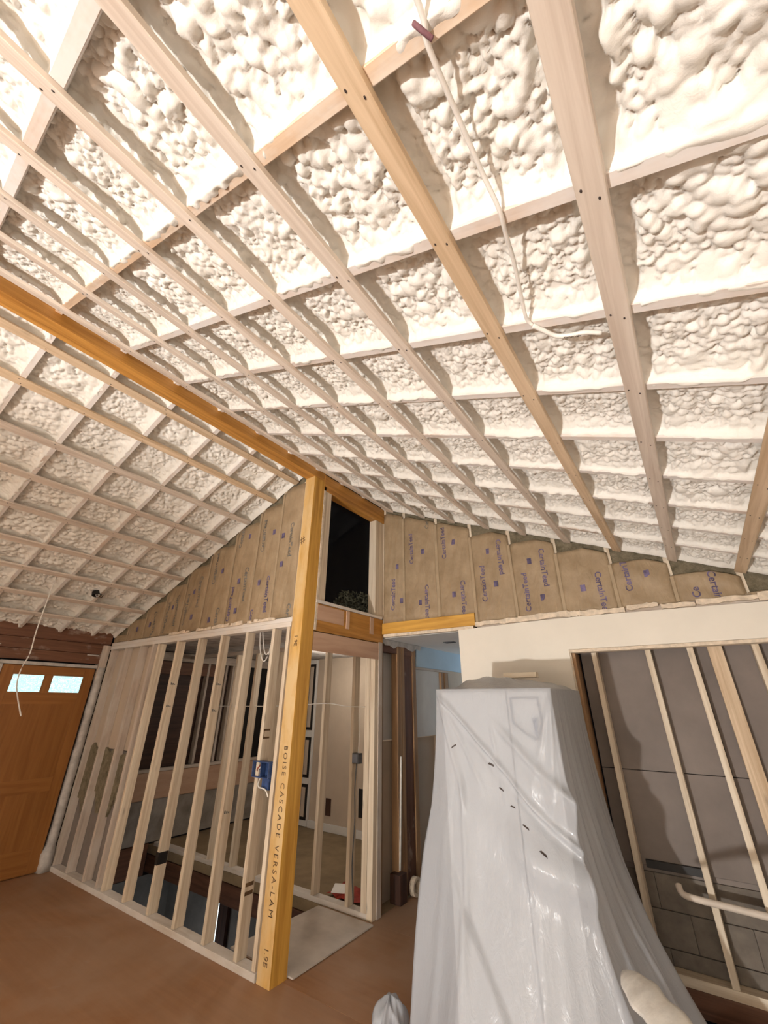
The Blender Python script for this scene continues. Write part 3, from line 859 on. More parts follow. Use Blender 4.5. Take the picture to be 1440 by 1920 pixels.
sf = struct('wall_stair_far', -2.7, 3.36, -1, 'tan drywall at the back of the stair room')
box('drywall_sheet', -3.17, -1.67, 3.36, 3.40, -1.0, 0.44, 'drywall_tan', sf)
box('drywall_sheet', -3.86, -3.29, 3.36, 3.40, -1.0, 0.44, 'drywall_tan', sf)
box('wall_slot', -2.97, -2.91, 3.352, 3.359, -0.89, -0.765, 'dark_board', sf)
box('wall_slot', -2.60, -2.55, 3.352, 3.359, -0.86, -0.66, 'black', sf)
tr = struct('baseboard_far', -2.6, 3.35, -1, 'pale baseboard along the tan wall behind the studs')
box('baseboard_board', -3.16, -1.68, 3.335, 3.358, -0.998, -0.945, 'drywall_white', tr)
d2 = struct('door_2', -3.23, 3.33, -1, 'narrow white panelled door at the back of the stair room')
box('door_slab', -3.285, -3.175, 3.34, 3.37, -0.995, 0.40, 'drywall_white', d2)
for z0, z1 in ((-.24, .36), (-.63, -.30), (-.95, -.68)):
    pf = box('panel_groove', -3.262, -3.185, 3.334, 3.339, z0, z1, 'black', d2)
    box('panel_field', -3.252, -3.208, 3.328, 3.333, z0 + .025, z1 - .025, 'drywall_tan', pf)
sc_ = struct('ceiling_stair', -2.7, 2.5, .4, 'grey plaster ceiling over the stair room')
for k in range(9):
    ya = Y1 + .066 + k * .195
    box('plaster_strip', -3.86, -1.72, ya, ya + .188, 0.405 + random.uniform(0, .006), 0.425, 'plaster_ceiling', sc_)

# stud wall along the far side of the stairwell
lw = struct('wall_landing', -1.9, 2.28, -1, 'open stud wall beyond the stairwell with pale corner stud')
LY = 2.268
box('sole_plate', -3.75, -1.662, LY, LY + .052, -1.0, -0.976, 'plate', lw)
box('top_plate', -3.75, -1.662, LY, LY + .052, 0.352, 0.378, 'stud_grey', lw)
for x in (-1.836, -2.086, -2.335, -2.585, -2.83, -3.075, -3.32):
    stud(x, LY, -0.975, 0.351, 'stud', lw)
box('corner_stud', -1.726, -1.69, LY - .004, LY + .05, -0.975, 0.351, 'stud', lw)
box('corner_stud', -1.688, -1.652, LY - .003, LY + .068, -0.999, 0.351, 'stud', lw)
box('end_trim', -1.651, -1.645, LY + .03, LY + .07, -.999, .36, 'stud_grey', lw)

# ------------------------------------------------------------------ right wall: header beam, drywall, recess
hl = empty('hall_header', -1.3, Y2, 0.41, 'bright orange laminated header beam above the hallway opening', 'beam', kind='thing')
box('beam_body', -1.642, -0.978, Y2 - .003, Y2 + .028, 0.412, 0.482, 'lvl', hl)
box('torn_edge_strip', -1.63, -0.99, Y2 - .003, Y2 + .03, 0.392, 0.411, 'torn_edge', hl)
hx = -0.489
zh = 0.248
prism_y('drywall_sheet', [(-1.086, -1.0), (hx, -1.0), (hx, zh), (XE, zh), (XE, 0.385), (0.28, .392), (-.05, .398), (-.4, .404), (-.7, .402), (-1.086, 0.392)], Y2 - .004, Y2 + .008, 'drywall', wr)
# ragged strips where the drywall was cut
for xa, xb, z0, z1 in ((-.975, -.72, .406, .43), (-.72, -.46, .408, .436), (-.46, -.40, .406, .432), (-.40, -.2, .404, .428), (-.19, -.06, .412, .434), (-.05, .08, .402, .420), (.085, .30, .404, .425), (.30, .47, .40, .43)):
    nseg = 9
    top = [(xa + (xb - xa) * k / nseg, z1 + random.uniform(-.004, .004)) for k in range(nseg + 1)]
    bot = [(xb - (xb - xa) * k / nseg, z0 + random.uniform(-.004, .004)) for k in range(nseg + 1)]
    prism_y('torn_drywall_strip', top + bot, Y2 - .010, Y2 + .008, 'torn_edge', wr)
box('wall_plate', -.97, XE, Y2 + .009, Y2 + .06, .395, .426, 'stud_grey', wr)
box('opening_head', hx + .002, XE, Y2 - .006, Y2 + .05, zh - .016, zh - .001, 'torn_edge', wr)
box('opening_edge', hx + .001, hx + .008, Y2 - .006, Y2 + .006, -1.0, zh - .017, 'torn_edge', wr)
box('jamb_stud', hx + .001, hx + .023, Y2 + .010, Y2 + .075, -0.87, zh - .017, 'stud_old', wr)
box('jamb_stud', hx - .003, hx + .020, Y2 + .078, Y2 + .125, -0.87, zh - .017, 'stud_old', wr)
SY = 2.38
box('sole_plate', -0.44, XE, SY, SY + .052, -0.925, -0.895, 'stud', wr)
box('curb_board', -0.47, XE, SY + .004, SY + .05, -1.0, -0.926, 'brown_board', wr)
for k, (x, w, d) in enumerate(((-0.399, 1.5, 3.5), (-0.166, 1.5, 3.5), (-0.002, 1.6, 3.5), (0.225, 1.6, 3.5))):
    stud(x, SY, -0.894, 0.247, 'stud', wr, w, d)
stud(0.073, SY + .012, -0.894, 0.247, 'strap_tan', wr, 3.5, 1.5)
rc = struct('wall_recess', 0, 2.76, -1, 'grey drywall and block at the back of the open recess')
RY = SY + .056
box('drywall_sheet', -0.46, 0.02, RY, RY + .01, -0.26, 0.36, 'drywall_grey', rc)
box('drywall_sheet', 0.024, XE, RY, RY + .01, -0.26, 0.36, 'drywall_grey', rc)
box('drywall_sheet', -0.46, XE, RY + .001, RY + .011, -0.60, -0.263, 'drywall_grey', rc)
box('mortar_bed', -0.46, XE, RY + .012, RY + .02, -1.0, -0.602, 'drywall_grey', rc)
bz = [-0.62, -0.735, -0.85, -0.965]
for r0 in range(3):
    for c0 in range(6):
        xa = -0.47 + c0 * 0.19 + (0.095 if r0 % 2 else 0) - .06
        x1_ = min(xa + .187, XE)
        if x1_ - xa < .03: continue
        box('block', xa, x1_, RY + .003, RY + .018, bz[r0 + 1] + .003, bz[r0], 'block_grey', rc)
box('dark_ledge', -0.36, -0.15, RY - .012, RY - .001, -0.605, -0.578, 'black', rc)
pp = empty('handrail_pipe', -0.1, 2.3, -0.66, 'pale rounded pipe crossing in front of the open studs', 'pipe')
tube('pipe_body', [(-0.255, 2.36, -0.625), (-0.245, 2.34, -0.645), (-0.20, 2.335, -0.651), (-0.10, 2.335, -0.655), (0.05, 2.335, -0.660), (0.30, 2.335, -0.668), (XE - .01, 2.335, -0.672)], 0.0115, 'pipe', pp, 12)
for x in (0.36,):
    box('pipe_bracket', x, x + .02, 2.345, SY - .001, -.672, -.66, 'grey_box', pp)

# enclosing walls behind and beside the camera
rw_ = struct('wall_right', XE, 0, -1, 'plain right wall of the room')
box('wall_panel', XE + .001, XE + .04, YB, Y2 + .2, -1.0, 0.47, 'drywall', rw_)
bk = struct('wall_rear', -1.6, YB, -1, 'plain wall at the rear of the room')
prism_y('wall_panel', [(XL - .05, -1.0), (XE + .04, -1.0), (XE + .04, roof(XE) + .03), (XR, ZR + .1), (XL - .05, roof(XL) + .03)], YB - .05, YB - .002, 'drywall', bk)

# ------------------------------------------------------------------ hallway
ha = struct('wall_hall_left', -1.67, 2.9, -1, 'stripped left side of the hallway with old brown studs')
HX = -1.665
for y, w, mt in ((2.345, .03, 'stud_old'), (2.545, .05, 'stud_old'), (2.60, .035, 'stud_old'), (2.745, .045, 'stud_old')):
    box('stud', HX - .05, HX, y, y + w, -0.999, 0.375, mt, ha)
box('old_plaster_strip', HX - .045, HX - .006, 2.64, 2.74, -0.999, 0.37, 'fascia', ha)
box('sheathing_panel', HX - .09, HX - .07, 2.4, 3.15, -1.0, -0.22, 'drywall_tan', ha)
box('sheathing_panel', HX - .10, HX - .08, 2.4, 2.74, -0.215, 0.38, 'drywall_white', ha)
box('white_panel', HX - .03, HX - .015, 2.795, 3.175, -0.21, 0.225, 'drywall_white', ha)
box('panel_trim', HX - .03, HX - .002, 2.793, 3.34, 0.226, 0.242, 'stud_grey', ha)
box('stud', HX - .05, HX, 3.18, 3.22, -0.999, 0.224, 'stud_old', ha)
box('stud', HX - .05, HX, 3.25, 3.30, -0.999, 0.224, 'stud_old', ha)
box('header_board', HX - .05, HX - .003, 2.345, 2.80, 0.31, 0.385, 'brown_board', ha)
box('upper_sheet', HX - .02, HX - .004, 2.81, 4.15, 0.243, 0.395, 'blue_paint', ha)
box('end_sheet', HX - .02, HX - .004, 3.31, 4.15, -1.0, 0.242, 'drywall_tan', ha)
pts = [(2.35, .39), (2.35, .372)] + [(2.40 + .05 * k, .37 - random.uniform(.0, .035)) for k in range(10)] + [(2.87, .39)]
vs = [(HX - .001, y, z) for y, z in pts] + [(HX + .006, y, z) for y, z in pts]
n = len(pts)
mesh('torn_drywall_strip', vs, [tuple(range(n)), tuple(range(2 * n - 1, n - 1, -1))] + [(i, (i + 1) % n, n + (i + 1) % n, n + i) for i in range(n)], 'casing_white', ha)
hc = struct('ceiling_hall', -1.35, 3.2, 0.39, 'smooth white hallway ceiling beyond the orange header')
box('ceiling_sheet', -1.70, -1.02, Y2 + .05, 4.2, 0.392, 0.41, 'drywall_white', hc)
vt = empty('ceiling_vent', -1.37, 2.76, 0.39, 'small dark slot vent in the hallway ceiling', 'vent')
box('vent_frame', -1.40, -1.325, 2.735, 2.785, 0.386, 0.3915, 'grey_box', vt)
box('vent_slot', -1.392, -1.333, 2.743, 2.777, 0.3845, 0.3858, 'black', vt)
hr_ = struct('wall_hall_right', -1.08, 3.2, -1, 'right side of the hallway behind the cream drywall')
box('wall_panel', -1.078, -1.03, Y2 + .01, 4.2, -1.0, 0.39, 'drywall_white', hr_)
hf = struct('wall_hall_far', -1.35, 4.2, -1, 'pale blue wall at the end of the hallway')
box('wall_panel', -1.75, -1.0, 4.16, 4.2, -1.0, 0.41, 'blue_paint', hf)
w2 = struct('window_2', -1.45, 4.15, -.2, 'bluish lit window at the end of the hallway')
box('pane', -1.64, -1.45, 4.148, 4.157, -0.45, 0.20, 'blue_window', w2)
box('window_frame', -1.66, -1.43, 4.14, 4.158, 0.201, 0.225, 'grey_box', w2)
box('window_frame', -1.66, -1.641, 4.14, 4.158, -0.45, 0.20, 'grey_box', w2)
box('window_frame', -1.449, -1.43, 4.14, 4.158, -0.45, 0.20, 'grey_box', w2)

# ------------------------------------------------------------------ refrigerator under plastic
FX0, FX1, FY0, FY1, FT = -0.912, -0.452, 1.712, 2.17, 0.046
fr_ = empty('refrigerator', (FX0 + FX1) / 2, 1.94, -1, 'tall white refrigerator hidden under milky plastic sheeting', 'refrigerator')
box('cabinet', FX0 + .012, FX1 - .012, FY0 + .05, FY1, -0.985, FT, 'fridge_white', fr_)
dA = box('door', FX0 + .012, (FX0 + FX1) / 2 + .058, FY0 + .006, FY0 + .046, -0.95, FT - .004, 'fridge_white', fr_)
dB = box('door', (FX0 + FX1) / 2 + .064, FX1 - .012, FY0 + .006, FY0 + .046, -0.95, FT - .004, 'fridge_white', fr_)
box('toe_grille', FX0 + .02, FX1 - .02, FY0 + .02, FY0 + .045, -0.998, -0.955, 'fridge_grey', fr_)
# dispenser outline
q = [(-0.600, 0.020), (-0.512, 0.020), (-0.500, 0.010), (-0.496, -0.055), (-0.512, -0.105), (-0.53, -0.112), (-0.592, -0.072), (-0.602, -0.055), (-0.600, 0.020)]
fd = empty('dispenser_hose', -0.55, FY0, -0.05, 'thin dark looped cord showing through plastic on the refrigerator front', 'cord')
tube('cord_loop', [(x, FY0 - .0065, z) for x, z in q], 0.0036, 'fridge_grey', fd, 6)
prism_y('dark_tab', [(-0.528, -0.045), (-0.510, -0.045), (-0.513, -.075), (-0.520, -0.115), (-.524, -.08)], FY0 - .010, FY0 - .001, 'blue_box', fd)

def drape():
    nu, nv, nt_ = 400, 190, 16
    # perimeter of the top, counter-clockwise from the back-left corner: left side, front, right side, back
    cs = [(FX0 - .006, FY1 + .008), (FX0 - .006, FY0 - .012), (FX1 + .006, FY0 - .012), (FX1 + .006, FY1 + .008)]
    nrm = [(-1, 0), (0, -1), (1, 0), (0, 1)]
    lens = [math.dist(cs[i], cs[(i + 1) % 4]) for i in range(4)]
    tot = sum(lens)
    flare = [0.14, 0.27, 0.27, 0.05]
    powr = [1.15, 1.9, 2.5, 1.0]
    per = []
    for i in range(nu):
        d = tot * i / nu
        k = 0
        while d > lens[k]: d -= lens[k]; k += 1
        t = d / lens[k]
        a, b_ = cs[k], cs[(k + 1) % 4]
        x, y = a[0] + (b_[0] - a[0]) * t, a[1] + (b_[1] - a[1]) * t
        # blend of the two side normals near a corner
        wgt = [0, 0, 0, 0]
        wgt[k] = 1.0
        e = 0.22
        if t < e:
            wgt[(k - 1) % 4] = 0.5 * (1 - t / e); wgt[k] = 1 - wgt[(k - 1) % 4]
        elif t > 1 - e:
            wgt[(k + 1) % 4] = 0.5 * (1 - (1 - t) / e); wgt[k] = 1 - wgt[(k + 1) % 4]
        per.append((x, y, wgt, k, t, tot * i / nu))
    def smoothstep(a, b_, x):
        t = min(1, max(0, (x - a) / (b_ - a))); return t * t * (3 - 2 * t)
    vs, fs = [], []
    for j in range(nv + 1):
        v = j / nv
        z = FT + 0.008 - v * (FT + 0.008 + 0.994)
        for (x, y, w, k, t, arc) in per:
            ox = oy = 0.0
            amt = 0.0
            for q_ in range(4):
                f = flare[q_] * v ** powr[q_] * w[q_]
                ox += nrm[q_][0] * f; oy += nrm[q_][1] * f
            nx = sum(nrm[q_][0] * w[q_] for q_ in range(4)); ny = sum(nrm[q_][1] * w[q_] for q_ in range(4))
            ln = math.hypot(nx, ny) or 1; nx /= ln; ny /= ln
            # hanging folds that open towards the floor
            kk = 0.55 if k == 1 else 1.0
            fo = (0.5 + 0.5 * math.sin(arc * 30 + 1.6 * math.sin(v * 3 + arc * 9))) ** 2 * 0.030 * v ** 1.3 * kk
            fo += (0.5 + 0.5 * math.sin(arc * 67 + 2.2 * v + 3 * math.sin(arc * 13))) ** 4 * 0.012 * v * kk
            fo += 0.006 * math.sin(arc * 21 + v * 7) * v
            if k == 3: fo *= 0.25
            if k == 1:                      # front: crease from the top left corner down to the right, gathered swag, overlap
                dx, dz = 0.72, -0.69        # direction of the crease in the front plane
                px, pz = x - (FX0 - .006), z - FT
                along = px * dx + pz * dz; across = px * dz * -1 + pz * dx
                g = math.exp(-(across / 0.008) ** 2) - 0.5 * math.exp(-((across + .020) / 0.012) ** 2)
                fo += 0.017 * g * smoothstep(0.0, .08, along) * (1 - smoothstep(.60, .78, along))
                g2 = math.exp(-((across - .09) / 0.013) ** 2) * smoothstep(.22, .34, along) * (1 - smoothstep(.5, .74, along))
                fo += 0.016 * g2
                for (cx_, cz_, ax_, az_, wd_, am_, l0_, l1_) in ((FX0, FT, .30, -.95, .007, .009, .02, .5), (FX0, FT, .50, -.87, .006, .006, .03, .42), (FX1, FT, -.12, -.99, .007, .010, .02, .45),
                                                       (FX1, FT, -.30, -.95, .006, .006, .04, .35), (FX0 + .22, FT - .10, .18, -.98, .006, .006, .02, .30), (FX0 + .10, FT - .28, .08, -1, .008, .010, .02, .6)):
                    ux, uz = x - cx_, z - cz_
                    al_ = ux * ax_ + uz * az_; ac_ = -ux * az_ + uz * ax_
                    fo += am_ * math.exp(-(ac_ / (wd_ * (1 + 2.0 * max(0, al_)))) ** 2) * smoothstep(0, l0_ + .03, al_) * (1 - smoothstep(l1_ * .7, l1_, al_))
                sw = math.exp(-(((x + 0.50) / .15) ** 2 + ((z + 0.46 + .45 * (x + .5)) / .060) ** 2))
                fo += 0.045 * sw
                sw2 = math.exp(-(((x + 0.45) / .10) ** 2 + ((z + 0.30 + .55 * (x + .45)) / .05) ** 2))
                fo += 0.030 * sw2
                # curved hem of the overlapping layer
                hem = (FX0 + 0.06) + 0.30 * smoothstep(-.42, -.98, z) ** 1.0 * 1.0
                fo += 0.017 * (1 - smoothstep(hem - .012, hem + .012, x)) * smoothstep(-.28, -.5, z)
                fo += 0.0022 * math.sin(48 * x + 6 * z) * smoothstep(.0, -.15, z)
            if k == 2:
                fo += 0.03 * math.exp(-((z + .50 + .3 * (1 - t)) / .09) ** 2) * math.exp(-((t) / .35) ** 2)
            fo = max(fo, -0.004)
            X, Y = x + ox + nx * fo, y + oy + ny * fo
            Y = min(Y, Y2 - .014)
            vs.append((X, Y, z))
    for j in range(nv):
        for i in range(nu):
            a = j * nu + i; b_ = j * nu + (i + 1) % nu
            fs.append((a, b_, b_ + nu, a + nu))
    # top: sheet runs over a hump of boxes on the refrigerator
    cx, cy = (FX0 + FX1) / 2, (FY0 + FY1) / 2
    rings = [[i for i in range(nu)]]
    for r in range(1, nt_):
        s = 1 - r / nt_
        ring = []
        for (x, y, w, k, t, arc) in per:
            X, Y = cx + (x - cx) * s, cy + (y - cy) * s
            rise = smoothstep(0, .30, 1 - s)
            hump = 0.040 * rise * (0.75 + 0.5 * math.exp(-((X + .75) / .12) ** 2)) * smoothstep(FY0 + .02, FY0 + .2, Y)
            z = FT + 0.008 + 0.004 * rise + hump * (1 - 0.35 * smoothstep(-.62, -.47, X)) + 0.003 * math.sin(X * 60 + Y * 35) * rise
            ring.append(len(vs)); vs.append((X, Y, z))
        rings.append(ring)
    for r in range(len(rings) - 1):
        for i in range(nu):
            a, b_ = rings[r][i], rings[r][(i + 1) % nu]
            c, d = rings[r + 1][(i + 1) % nu], rings[r + 1][i]
            fs.append((d, c, b_, a))
    fs.append(tuple(rings[-1]))
    return vs, fs
vs, fs = drape()
ps = mesh('plastic_sheet', vs, fs, 'plastic_sheet', None, smooth=True, origin=((FX0 + FX1) / 2, 1.94, -1))
tag(ps, 'milky plastic sheeting draped and flared over the tall refrigerator', 'plastic sheet')
from mathutils.bvhtree import BVHTree
bvh = BVHTree.FromPolygons([P(*v) for v in vs], fs)
fvs, ffs = [], []
for (x, z, w, h, sl) in ((-0.842, -0.150, .010, .004, .5), (-0.695, -0.200, .012, .005, -.5), (-0.660, -0.27, .010, .004, -.6), (-0.620, -0.315, .010, .003, -.3), (-0.575, -0.36, .012, .0035, -.6), (-0.52, -.415, .012, .004, -.7)):
    i0 = len(fvs)
    for dx, dz in ((-w, -h), (w, -h * .3), (w * .8, h), (-w * .5, h * .6)):
        px_, pz_ = x + dx, z + dz + sl * dx
        hit = bvh.ray_cast(P(px_, 0.5, pz_), Vector((0, 1, 0)))[0]
        y_ = hit.y / U if hit else 1.69
        fvs.append((px_, y_ - .0012, pz_))
    ffs.append((i0, i0 + 1, i0 + 2, i0 + 3))
fk = mesh('dark_flecks', fvs, ffs, 'nail', ps, recalc=False); fk['kind'] = 'stuff'
# small block on top
bl = empty('scrap_block', -0.66, 2.06, 0.1, 'pale wood block lying on top of the plastic covered refrigerator', 'block')
box('block_body', -0.735, -0.585, 2.03, 2.07, 0.108, 0.130, 'stud', bl)

# crumpled sheeting on the floor
def crumple(name, c, rx, ry, h, label, seed, rough_=0.4):
    r = random.Random(seed)
    nu, nv = 40, 12
    ph = [r.uniform(0, 6.28) for _ in range(8)]
    vs, fs = [], []
    for j in range(nv):
        v = j / (nv - 1)
        for i in range(nu):
            a = 2 * math.pi * i / nu
            f = 1 + rough_ * (0.35 * math.sin(3 * a + ph[0]) + 0.25 * math.sin(7 * a + ph[1] + v * 3) + 0.18 * math.sin(13 * a + ph[2] - 4 * v))
            rad = math.cos(v * math.pi / 2) ** 0.8 * f + .02
            z = c[2] + h * (math.sin(v * math.pi / 2) * (1 + .25 * rough_ * math.sin(5 * a + ph[3] + 5 * v)))
            vs.append((c[0] + rx * rad * math.cos(a), c[1] + ry * rad * math.sin(a), max(z, c[2])))
    for j in range(nv - 1):
        for i in range(nu):
            a = j * nu + i; b_ = j * nu + (i + 1) % nu
            fs.append((a, b_, b_ + nu, a + nu))
    fs.append(tuple((nv - 1) * nu + i for i in range(nu)))
    o = mesh(name, vs, fs, 'plastic_sheet', None, smooth=True, origin=c)
    return tag(o, label, 'plastic sheet')
crumple('plastic_bunch', (-1.155, 1.70, -0.998), .050, .060, .070, 'crumpled bunch of plastic on the floor left of the draped refrigerator', 3, .6)
crumple('plastic_heap', (-0.16, 2.22, -0.998), .10, .07, .06, 'low heap of plastic sheeting on the floor below the open studs', 9, .4)

# trimmed slab of foam leaning by the sheet
AB0, AB1 = Vector((-0.345, 1.58, -0.622)), Vector((-0.150, 1.22, -0.585))
fsx = empty('foam_offcut', -0.27, 1.45, -0.62, 'long cream foam offcut leaning against the plastic at lower right', 'foam offcut')
vs, fs = [], []
A, B = AB0, AB1
nL, nS = 18, 10
ax = (B - A).normalized(); sd = Vector((0.62, 0.30, 0.42)); sd = (sd - ax * sd.dot(ax)).normalized(); up = ax.cross(sd)
for i in range(nL + 1):
    t = i / nL
    c = A + (B - A) * t + up * (0.012 * math.sin(t * 3.1))
    w = 0.033 * (math.sin(math.pi * min(1, t * 3.2 + .12) / 2)) * (1 + .10 * math.sin(t * 21) + .2 * t)
    h = 0.007 * math.sin(math.pi * min(1, t * 4 + .15) / 2)
    for k in range(nS):
        a = 2 * math.pi * k / nS
        vs.append(tuple(c + sd * (w * math.cos(a)) + up * (h * math.sin(a) * (1 + .25 * math.sin(t * 31 + k)))))
for i in range(nL):
    for k in range(nS):
        fs.append((i * nS + k, i * nS + (k + 1) % nS, (i + 1) * nS + (k + 1) % nS, (i + 1) * nS + k))
fs += [tuple(range(nS)), tuple(nL * nS + k for k in range(nS))]
mesh('slab', vs, fs, 'foam_scrap', fsx, smooth=True)

# ------------------------------------------------------------------ electrical bits
bb = empty('outlet_box', -1.82, Y1, -0.29, 'blue plastic electrical box nailed between studs left of the post', 'electrical box')
bx0, bx1, bz0, bz1 = -1.888, -1.770, -0.325, -0.258
box('box_back', bx0, bx1, Y1 + .022, Y1 + .026, bz0, bz1, 'blue_box', bb)
box('box_side', bx0, bx0 + .004, Y1 - .014, Y1 + .022, bz0, bz1, 'blue_box', bb)
box('box_side', bx1 - .004, bx1, Y1 - .014, Y1 + .022, bz0, bz1, 'blue_box', bb)
box('box_side', bx0 + .004, bx1 - .004, Y1 - .014, Y1 + .022, bz1 - .004, bz1, 'blue_box', bb)
box('box_side', bx0 + .004, bx1 - .004, Y1 - .014, Y1 + .022, bz0, bz0 + .004, 'blue_box', bb)
box('divider', -1.833, -1.829, Y1 - .010, Y1 + .0215, bz0 + .004, bz1 - .004, 'blue_box', bb)
tube('red_wire', [(-1.87, Y1 + .015, -.31), (-1.862, Y1 - .004, -.295), (-1.85, Y1 + .004, -.275), (-1.842, Y1 + .016, -.285)], .0022, 'red_cloth', bb, 6)
tube('white_wire', [(-1.855, Y1 + .016, -.30), (-1.845, Y1 - .008, -.29), (-1.838, Y1 + .012, -.275)], .0024, 'cable', bb, 6)
sb = empty('switch_box', -1.795, Y1 + .03, -0.35, 'small blue electrical box just below the larger one', 'electrical box')
box('box_body', -1.822, -1.772, Y1 + .0, Y1 + .03, -0.372, -0.327, 'blue_box', sb)
cb = empty('looped_cable', -1.82, Y1, -0.36, 'short white cable looping below the blue electrical boxes', 'cable')
tube('cable_run', [(-1.84, Y1 + .005, -.327), (-1.838, Y1 - .008, -.350), (-1.82, Y1 - .014, -.362), (-1.795, Y1 - .013, -.364), (-1.775, Y1 - .010, -.372), (-1.762, Y1 - .006, -.395)], .0032, 'cable', cb, 8)
gb = empty('metal_box', -1.79, 2.27, -0.3, 'small grey metal electrical box on a stud beyond the stairwell', 'electrical box')
box('box_body', -1.812, -1.764, 2.262, 2.30, -0.325, -0.272, 'grey_box', gb)
box('cover', -1.807, -1.769, 2.258, 2.2615, -0.320, -0.277, 'fridge_grey', gb)
gw = empty('drop_cable', -1.78, 2.27, -0.6, 'grey cable running down the stud from the metal box', 'cable')
tube('cable_run', [(-1.79, 2.28, -.326), (-1.794, 2.275, -.45), (-1.79, 2.278, -.6), (-1.797, 2.275, -.8), (-1.79, 2.285, -.96)], .003, 'grey_box', gw, 6)
tube('cable_run', [(-1.785, 2.285, -.271), (-1.775, 2.28, -.2), (-1.785, 2.285, -.1), (-1.79, 2.29, -.02)], .0025, 'cable', gw, 6)
hw = empty('horizontal_cable', -2.0, 2.25, 0.0, 'thin white cable strung through the studs beyond the stairwell', 'cable')
tube('cable_run', [(-3.3, 2.297, -.03), (-2.6, 2.297, -.025), (-2.2, 2.255, -.01), (-2.0, 2.25, -.005), (-1.86, 2.257, -.02), (-1.72, 2.258, -.022)], .003, 'cable', hw, 6)
lc = empty('hanging_cable_loop', -2.0, 1.72, 0.25, 'two loops of white cable hanging below the stair room ceiling', 'cable')
tube('cable_run', [(-2.09, 1.68, .403), (-2.085, 1.69, .30), (-2.07, 1.70, .24), (-2.045, 1.70, .215), (-2.02, 1.70, .24), (-1.99, 1.70, .32), (-1.97, 1.69, .403)], .0032, 'cable', lc, 8)
tube('cable_run', [(-2.07, 1.68, .403), (-2.07, 1.70, .32), (-2.06, 1.71, .27), (-2.04, 1.71, .255), (-2.015, 1.71, .29), (-1.985, 1.70, .403)], .0032, 'cable', lc, 8)

# ceiling cable along the foam, marked by hand
cc = empty('ceiling_cable', -0.08, 0.4, 0.67, 'foam spattered white cable running along the right ceiling bay', 'cable')
def cp(x, y, dh): 
    s = (x - XR) / CO
    return ptR(s, y, dh)
H0 = -0.75 * IN
tube('cable_run', [cp(-.066, -.30, H0), cp(-.064, .02, H0 + .001), cp(-.066, .153, H0 + .004), cp(-.072, .182, H0 + .006), cp(-.076, .256, H0 - .002), cp(-.076, .342, H0 - .004), cp(-.070, .396, H0 + .004),
     cp(-.076, .44, H0 + .002), cp(-.083, .494, H0 - .003), cp(-.096, .58, H0 - .002), cp(-.101, .628, H0 + .002), cp(-.094, .646, H0 + .005)], .0034, 'cable', cc, 8)
tube('cable_end', [cp(-.094, .646, H0 + .005), cp(-.078, .665, H0 + .006), cp(-.060, .683, H0 + .007), cp(-.035, .687, H0 + .007), cp(-.012, .686, H0 + .006), cp(.014, .696, H0 + .004)], .0048, 'cable', cc, 8)
a_ = cp(-.046, .6885, H0 + .0125); 
lettering('Kitchen Light', 'ink_brown', 0.010, a_, (CO, 0, -SI), (0, -1, 0), cc)
tube('stain_mark', [cp(-.078, .160, H0 + .0042), cp(-.070, .168, H0 + .0098), cp(-.064, .180, H0 + .0085)], .003, 'purple_stain', cc, 6)

# white wire hanging from the left slope by the door
hg = empty('dangling_wire', -3.3, 0.95, 0.65, 'thin white wire dangling from the left ceiling before the door', 'cable')
HWP = [(-3.258, 0.916, 0.725), (-3.261, 0.916, 0.676), (-3.268, .918, 0.40), (-3.238, .918, 0.257), (-3.292, .918, 0.169), (-3.250, .918, 0.067), (-3.03, .918, -0.073)]
tube('wire_run', HWP, .0035, 'cable', hg, 8)
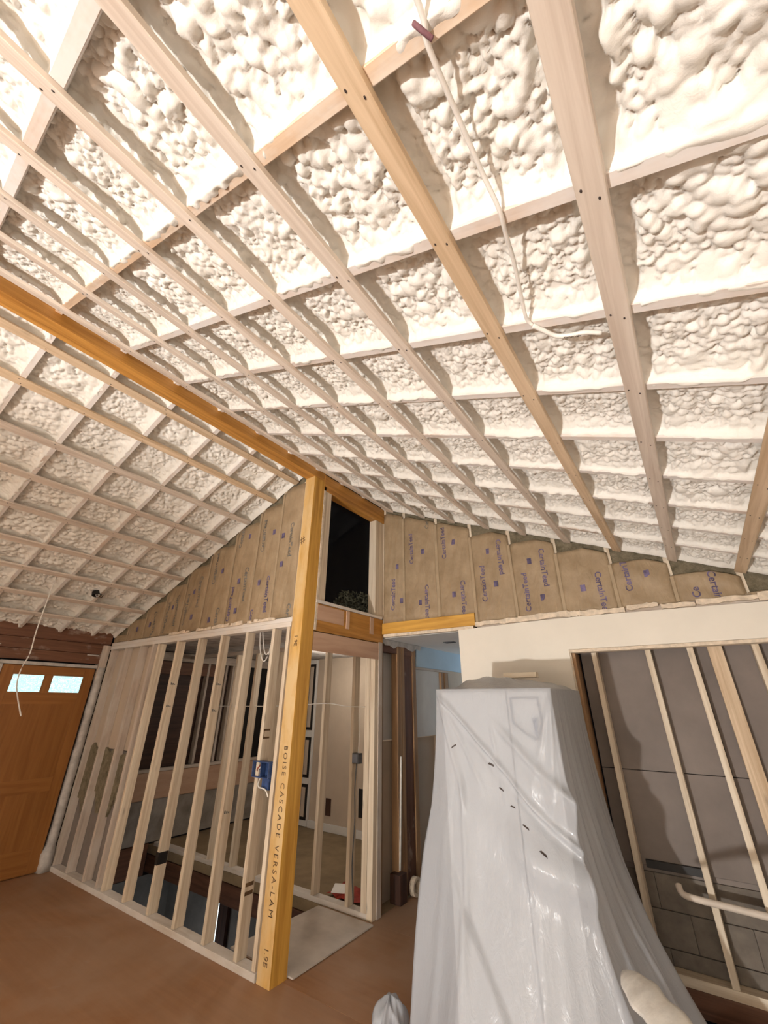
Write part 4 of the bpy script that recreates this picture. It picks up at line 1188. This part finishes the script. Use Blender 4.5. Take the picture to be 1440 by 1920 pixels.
# black junction box in the foam
jb = empty('junction_box', -3.3, 1.195, 0.66, 'black fixture box with wires sunk in left ceiling foam', 'electrical box')
sj = abs(-3.3 - XR) / CO
vs, fs = [], []
for hgt, rr in ((-.03, .030), (-.004, .030), (-.002, .025), (-.022, .022)):
    for k in range(14):
        a = 2 * math.pi * k / 14
        vs.append(ptL(sj + rr * 0.9 * math.cos(a), 1.195 + rr * math.sin(a), hgt))
for r in range(3):
    for k in range(14):
        fs.append((r * 14 + k, r * 14 + (k + 1) % 14, (r + 1) * 14 + (k + 1) % 14, (r + 1) * 14 + k))
fs.append(tuple(3 * 14 + k for k in range(14)))
mesh('box_body', vs, fs, 'black', jb)
for k in range(4):
    y = 1.18 + k * .012
    tube('wire_end', [ptL(sj + .012, y, -.02), ptL(sj + .008 - .004 * k, y + .004, .004), ptL(sj - .012 + .006 * k, y + .012, .006), ptL(sj - .012, y + .018, -.004)], .0022, ('black', 'cable', 'stud_old', 'black')[k], jb, 6)

# things on the floor of the back room
rg = empty('red_cloth', -1.95, 2.42, -1, 'crumpled red cloth with white paper on the back room floor', 'cloth')
vs, fs = [], []
for i in range(13):
    for j in range(9):
        u, w = i / 12, j / 8
        h = 0.035 * math.sin(math.pi * u) * math.sin(math.pi * w) + .010 * math.sin(u * 13 + w * 7) * math.sin(math.pi * u) + .012 * math.sin(w * 15) * math.sin(math.pi * w) + .012
        vs.append((-2.06 + .24 * u + .02 * math.sin(w * 6), 2.36 + .16 * w + .015 * math.sin(u * 8), -0.999 + max(0, h)))
for i in range(12):
    for j in range(8):
        a = i * 9 + j
        fs.append((a, a + 9, a + 10, a + 1))
cl = mesh('cloth_body', vs, fs, 'red_cloth', rg, smooth=True)
board('white_card', (-2.01, 2.375, -.958), (-1.91, 2.375, -.944), .05, .004, (0.0, -.6, .8), 'white_paper', rg)
br = empty('broom_stick', -1.72, 2.5, -1, 'thin pale stick leaning against the hallway studs', 'stick')
tube('stick', [(-1.66, 2.545, -.86), (-1.645, 2.535, -.55), (-1.635, 2.53, -.30)], .006, 'cable', br, 8)
box('broom_head', -1.70, -1.63, 2.50, 2.57, -.998, -.87, 'dark_board', br)
tl_ = empty('tape_roll', -1.63, 2.66, -1, 'tan roll standing on the hallway floor beside the studs', 'roll')
vs, fs = [], []
for k in range(20):
    a = 2 * math.pi * k / 20
    for (rr, dx) in ((.045, 0), (.045, .03), (.03, .03), (.03, 0)):
        vs.append((-1.645 + dx, 2.66 + rr * math.cos(a), -.953 + rr * math.sin(a)))
for k in range(20):
    for q_ in range(4):
        a = k * 4 + q_; b2 = k * 4 + (q_ + 1) % 4; c = ((k + 1) % 20) * 4
        fs.append((a, b2, c + (q_ + 1) % 4, c + q_))
mesh('roll_body', vs, fs, 'torn_edge', tl_)
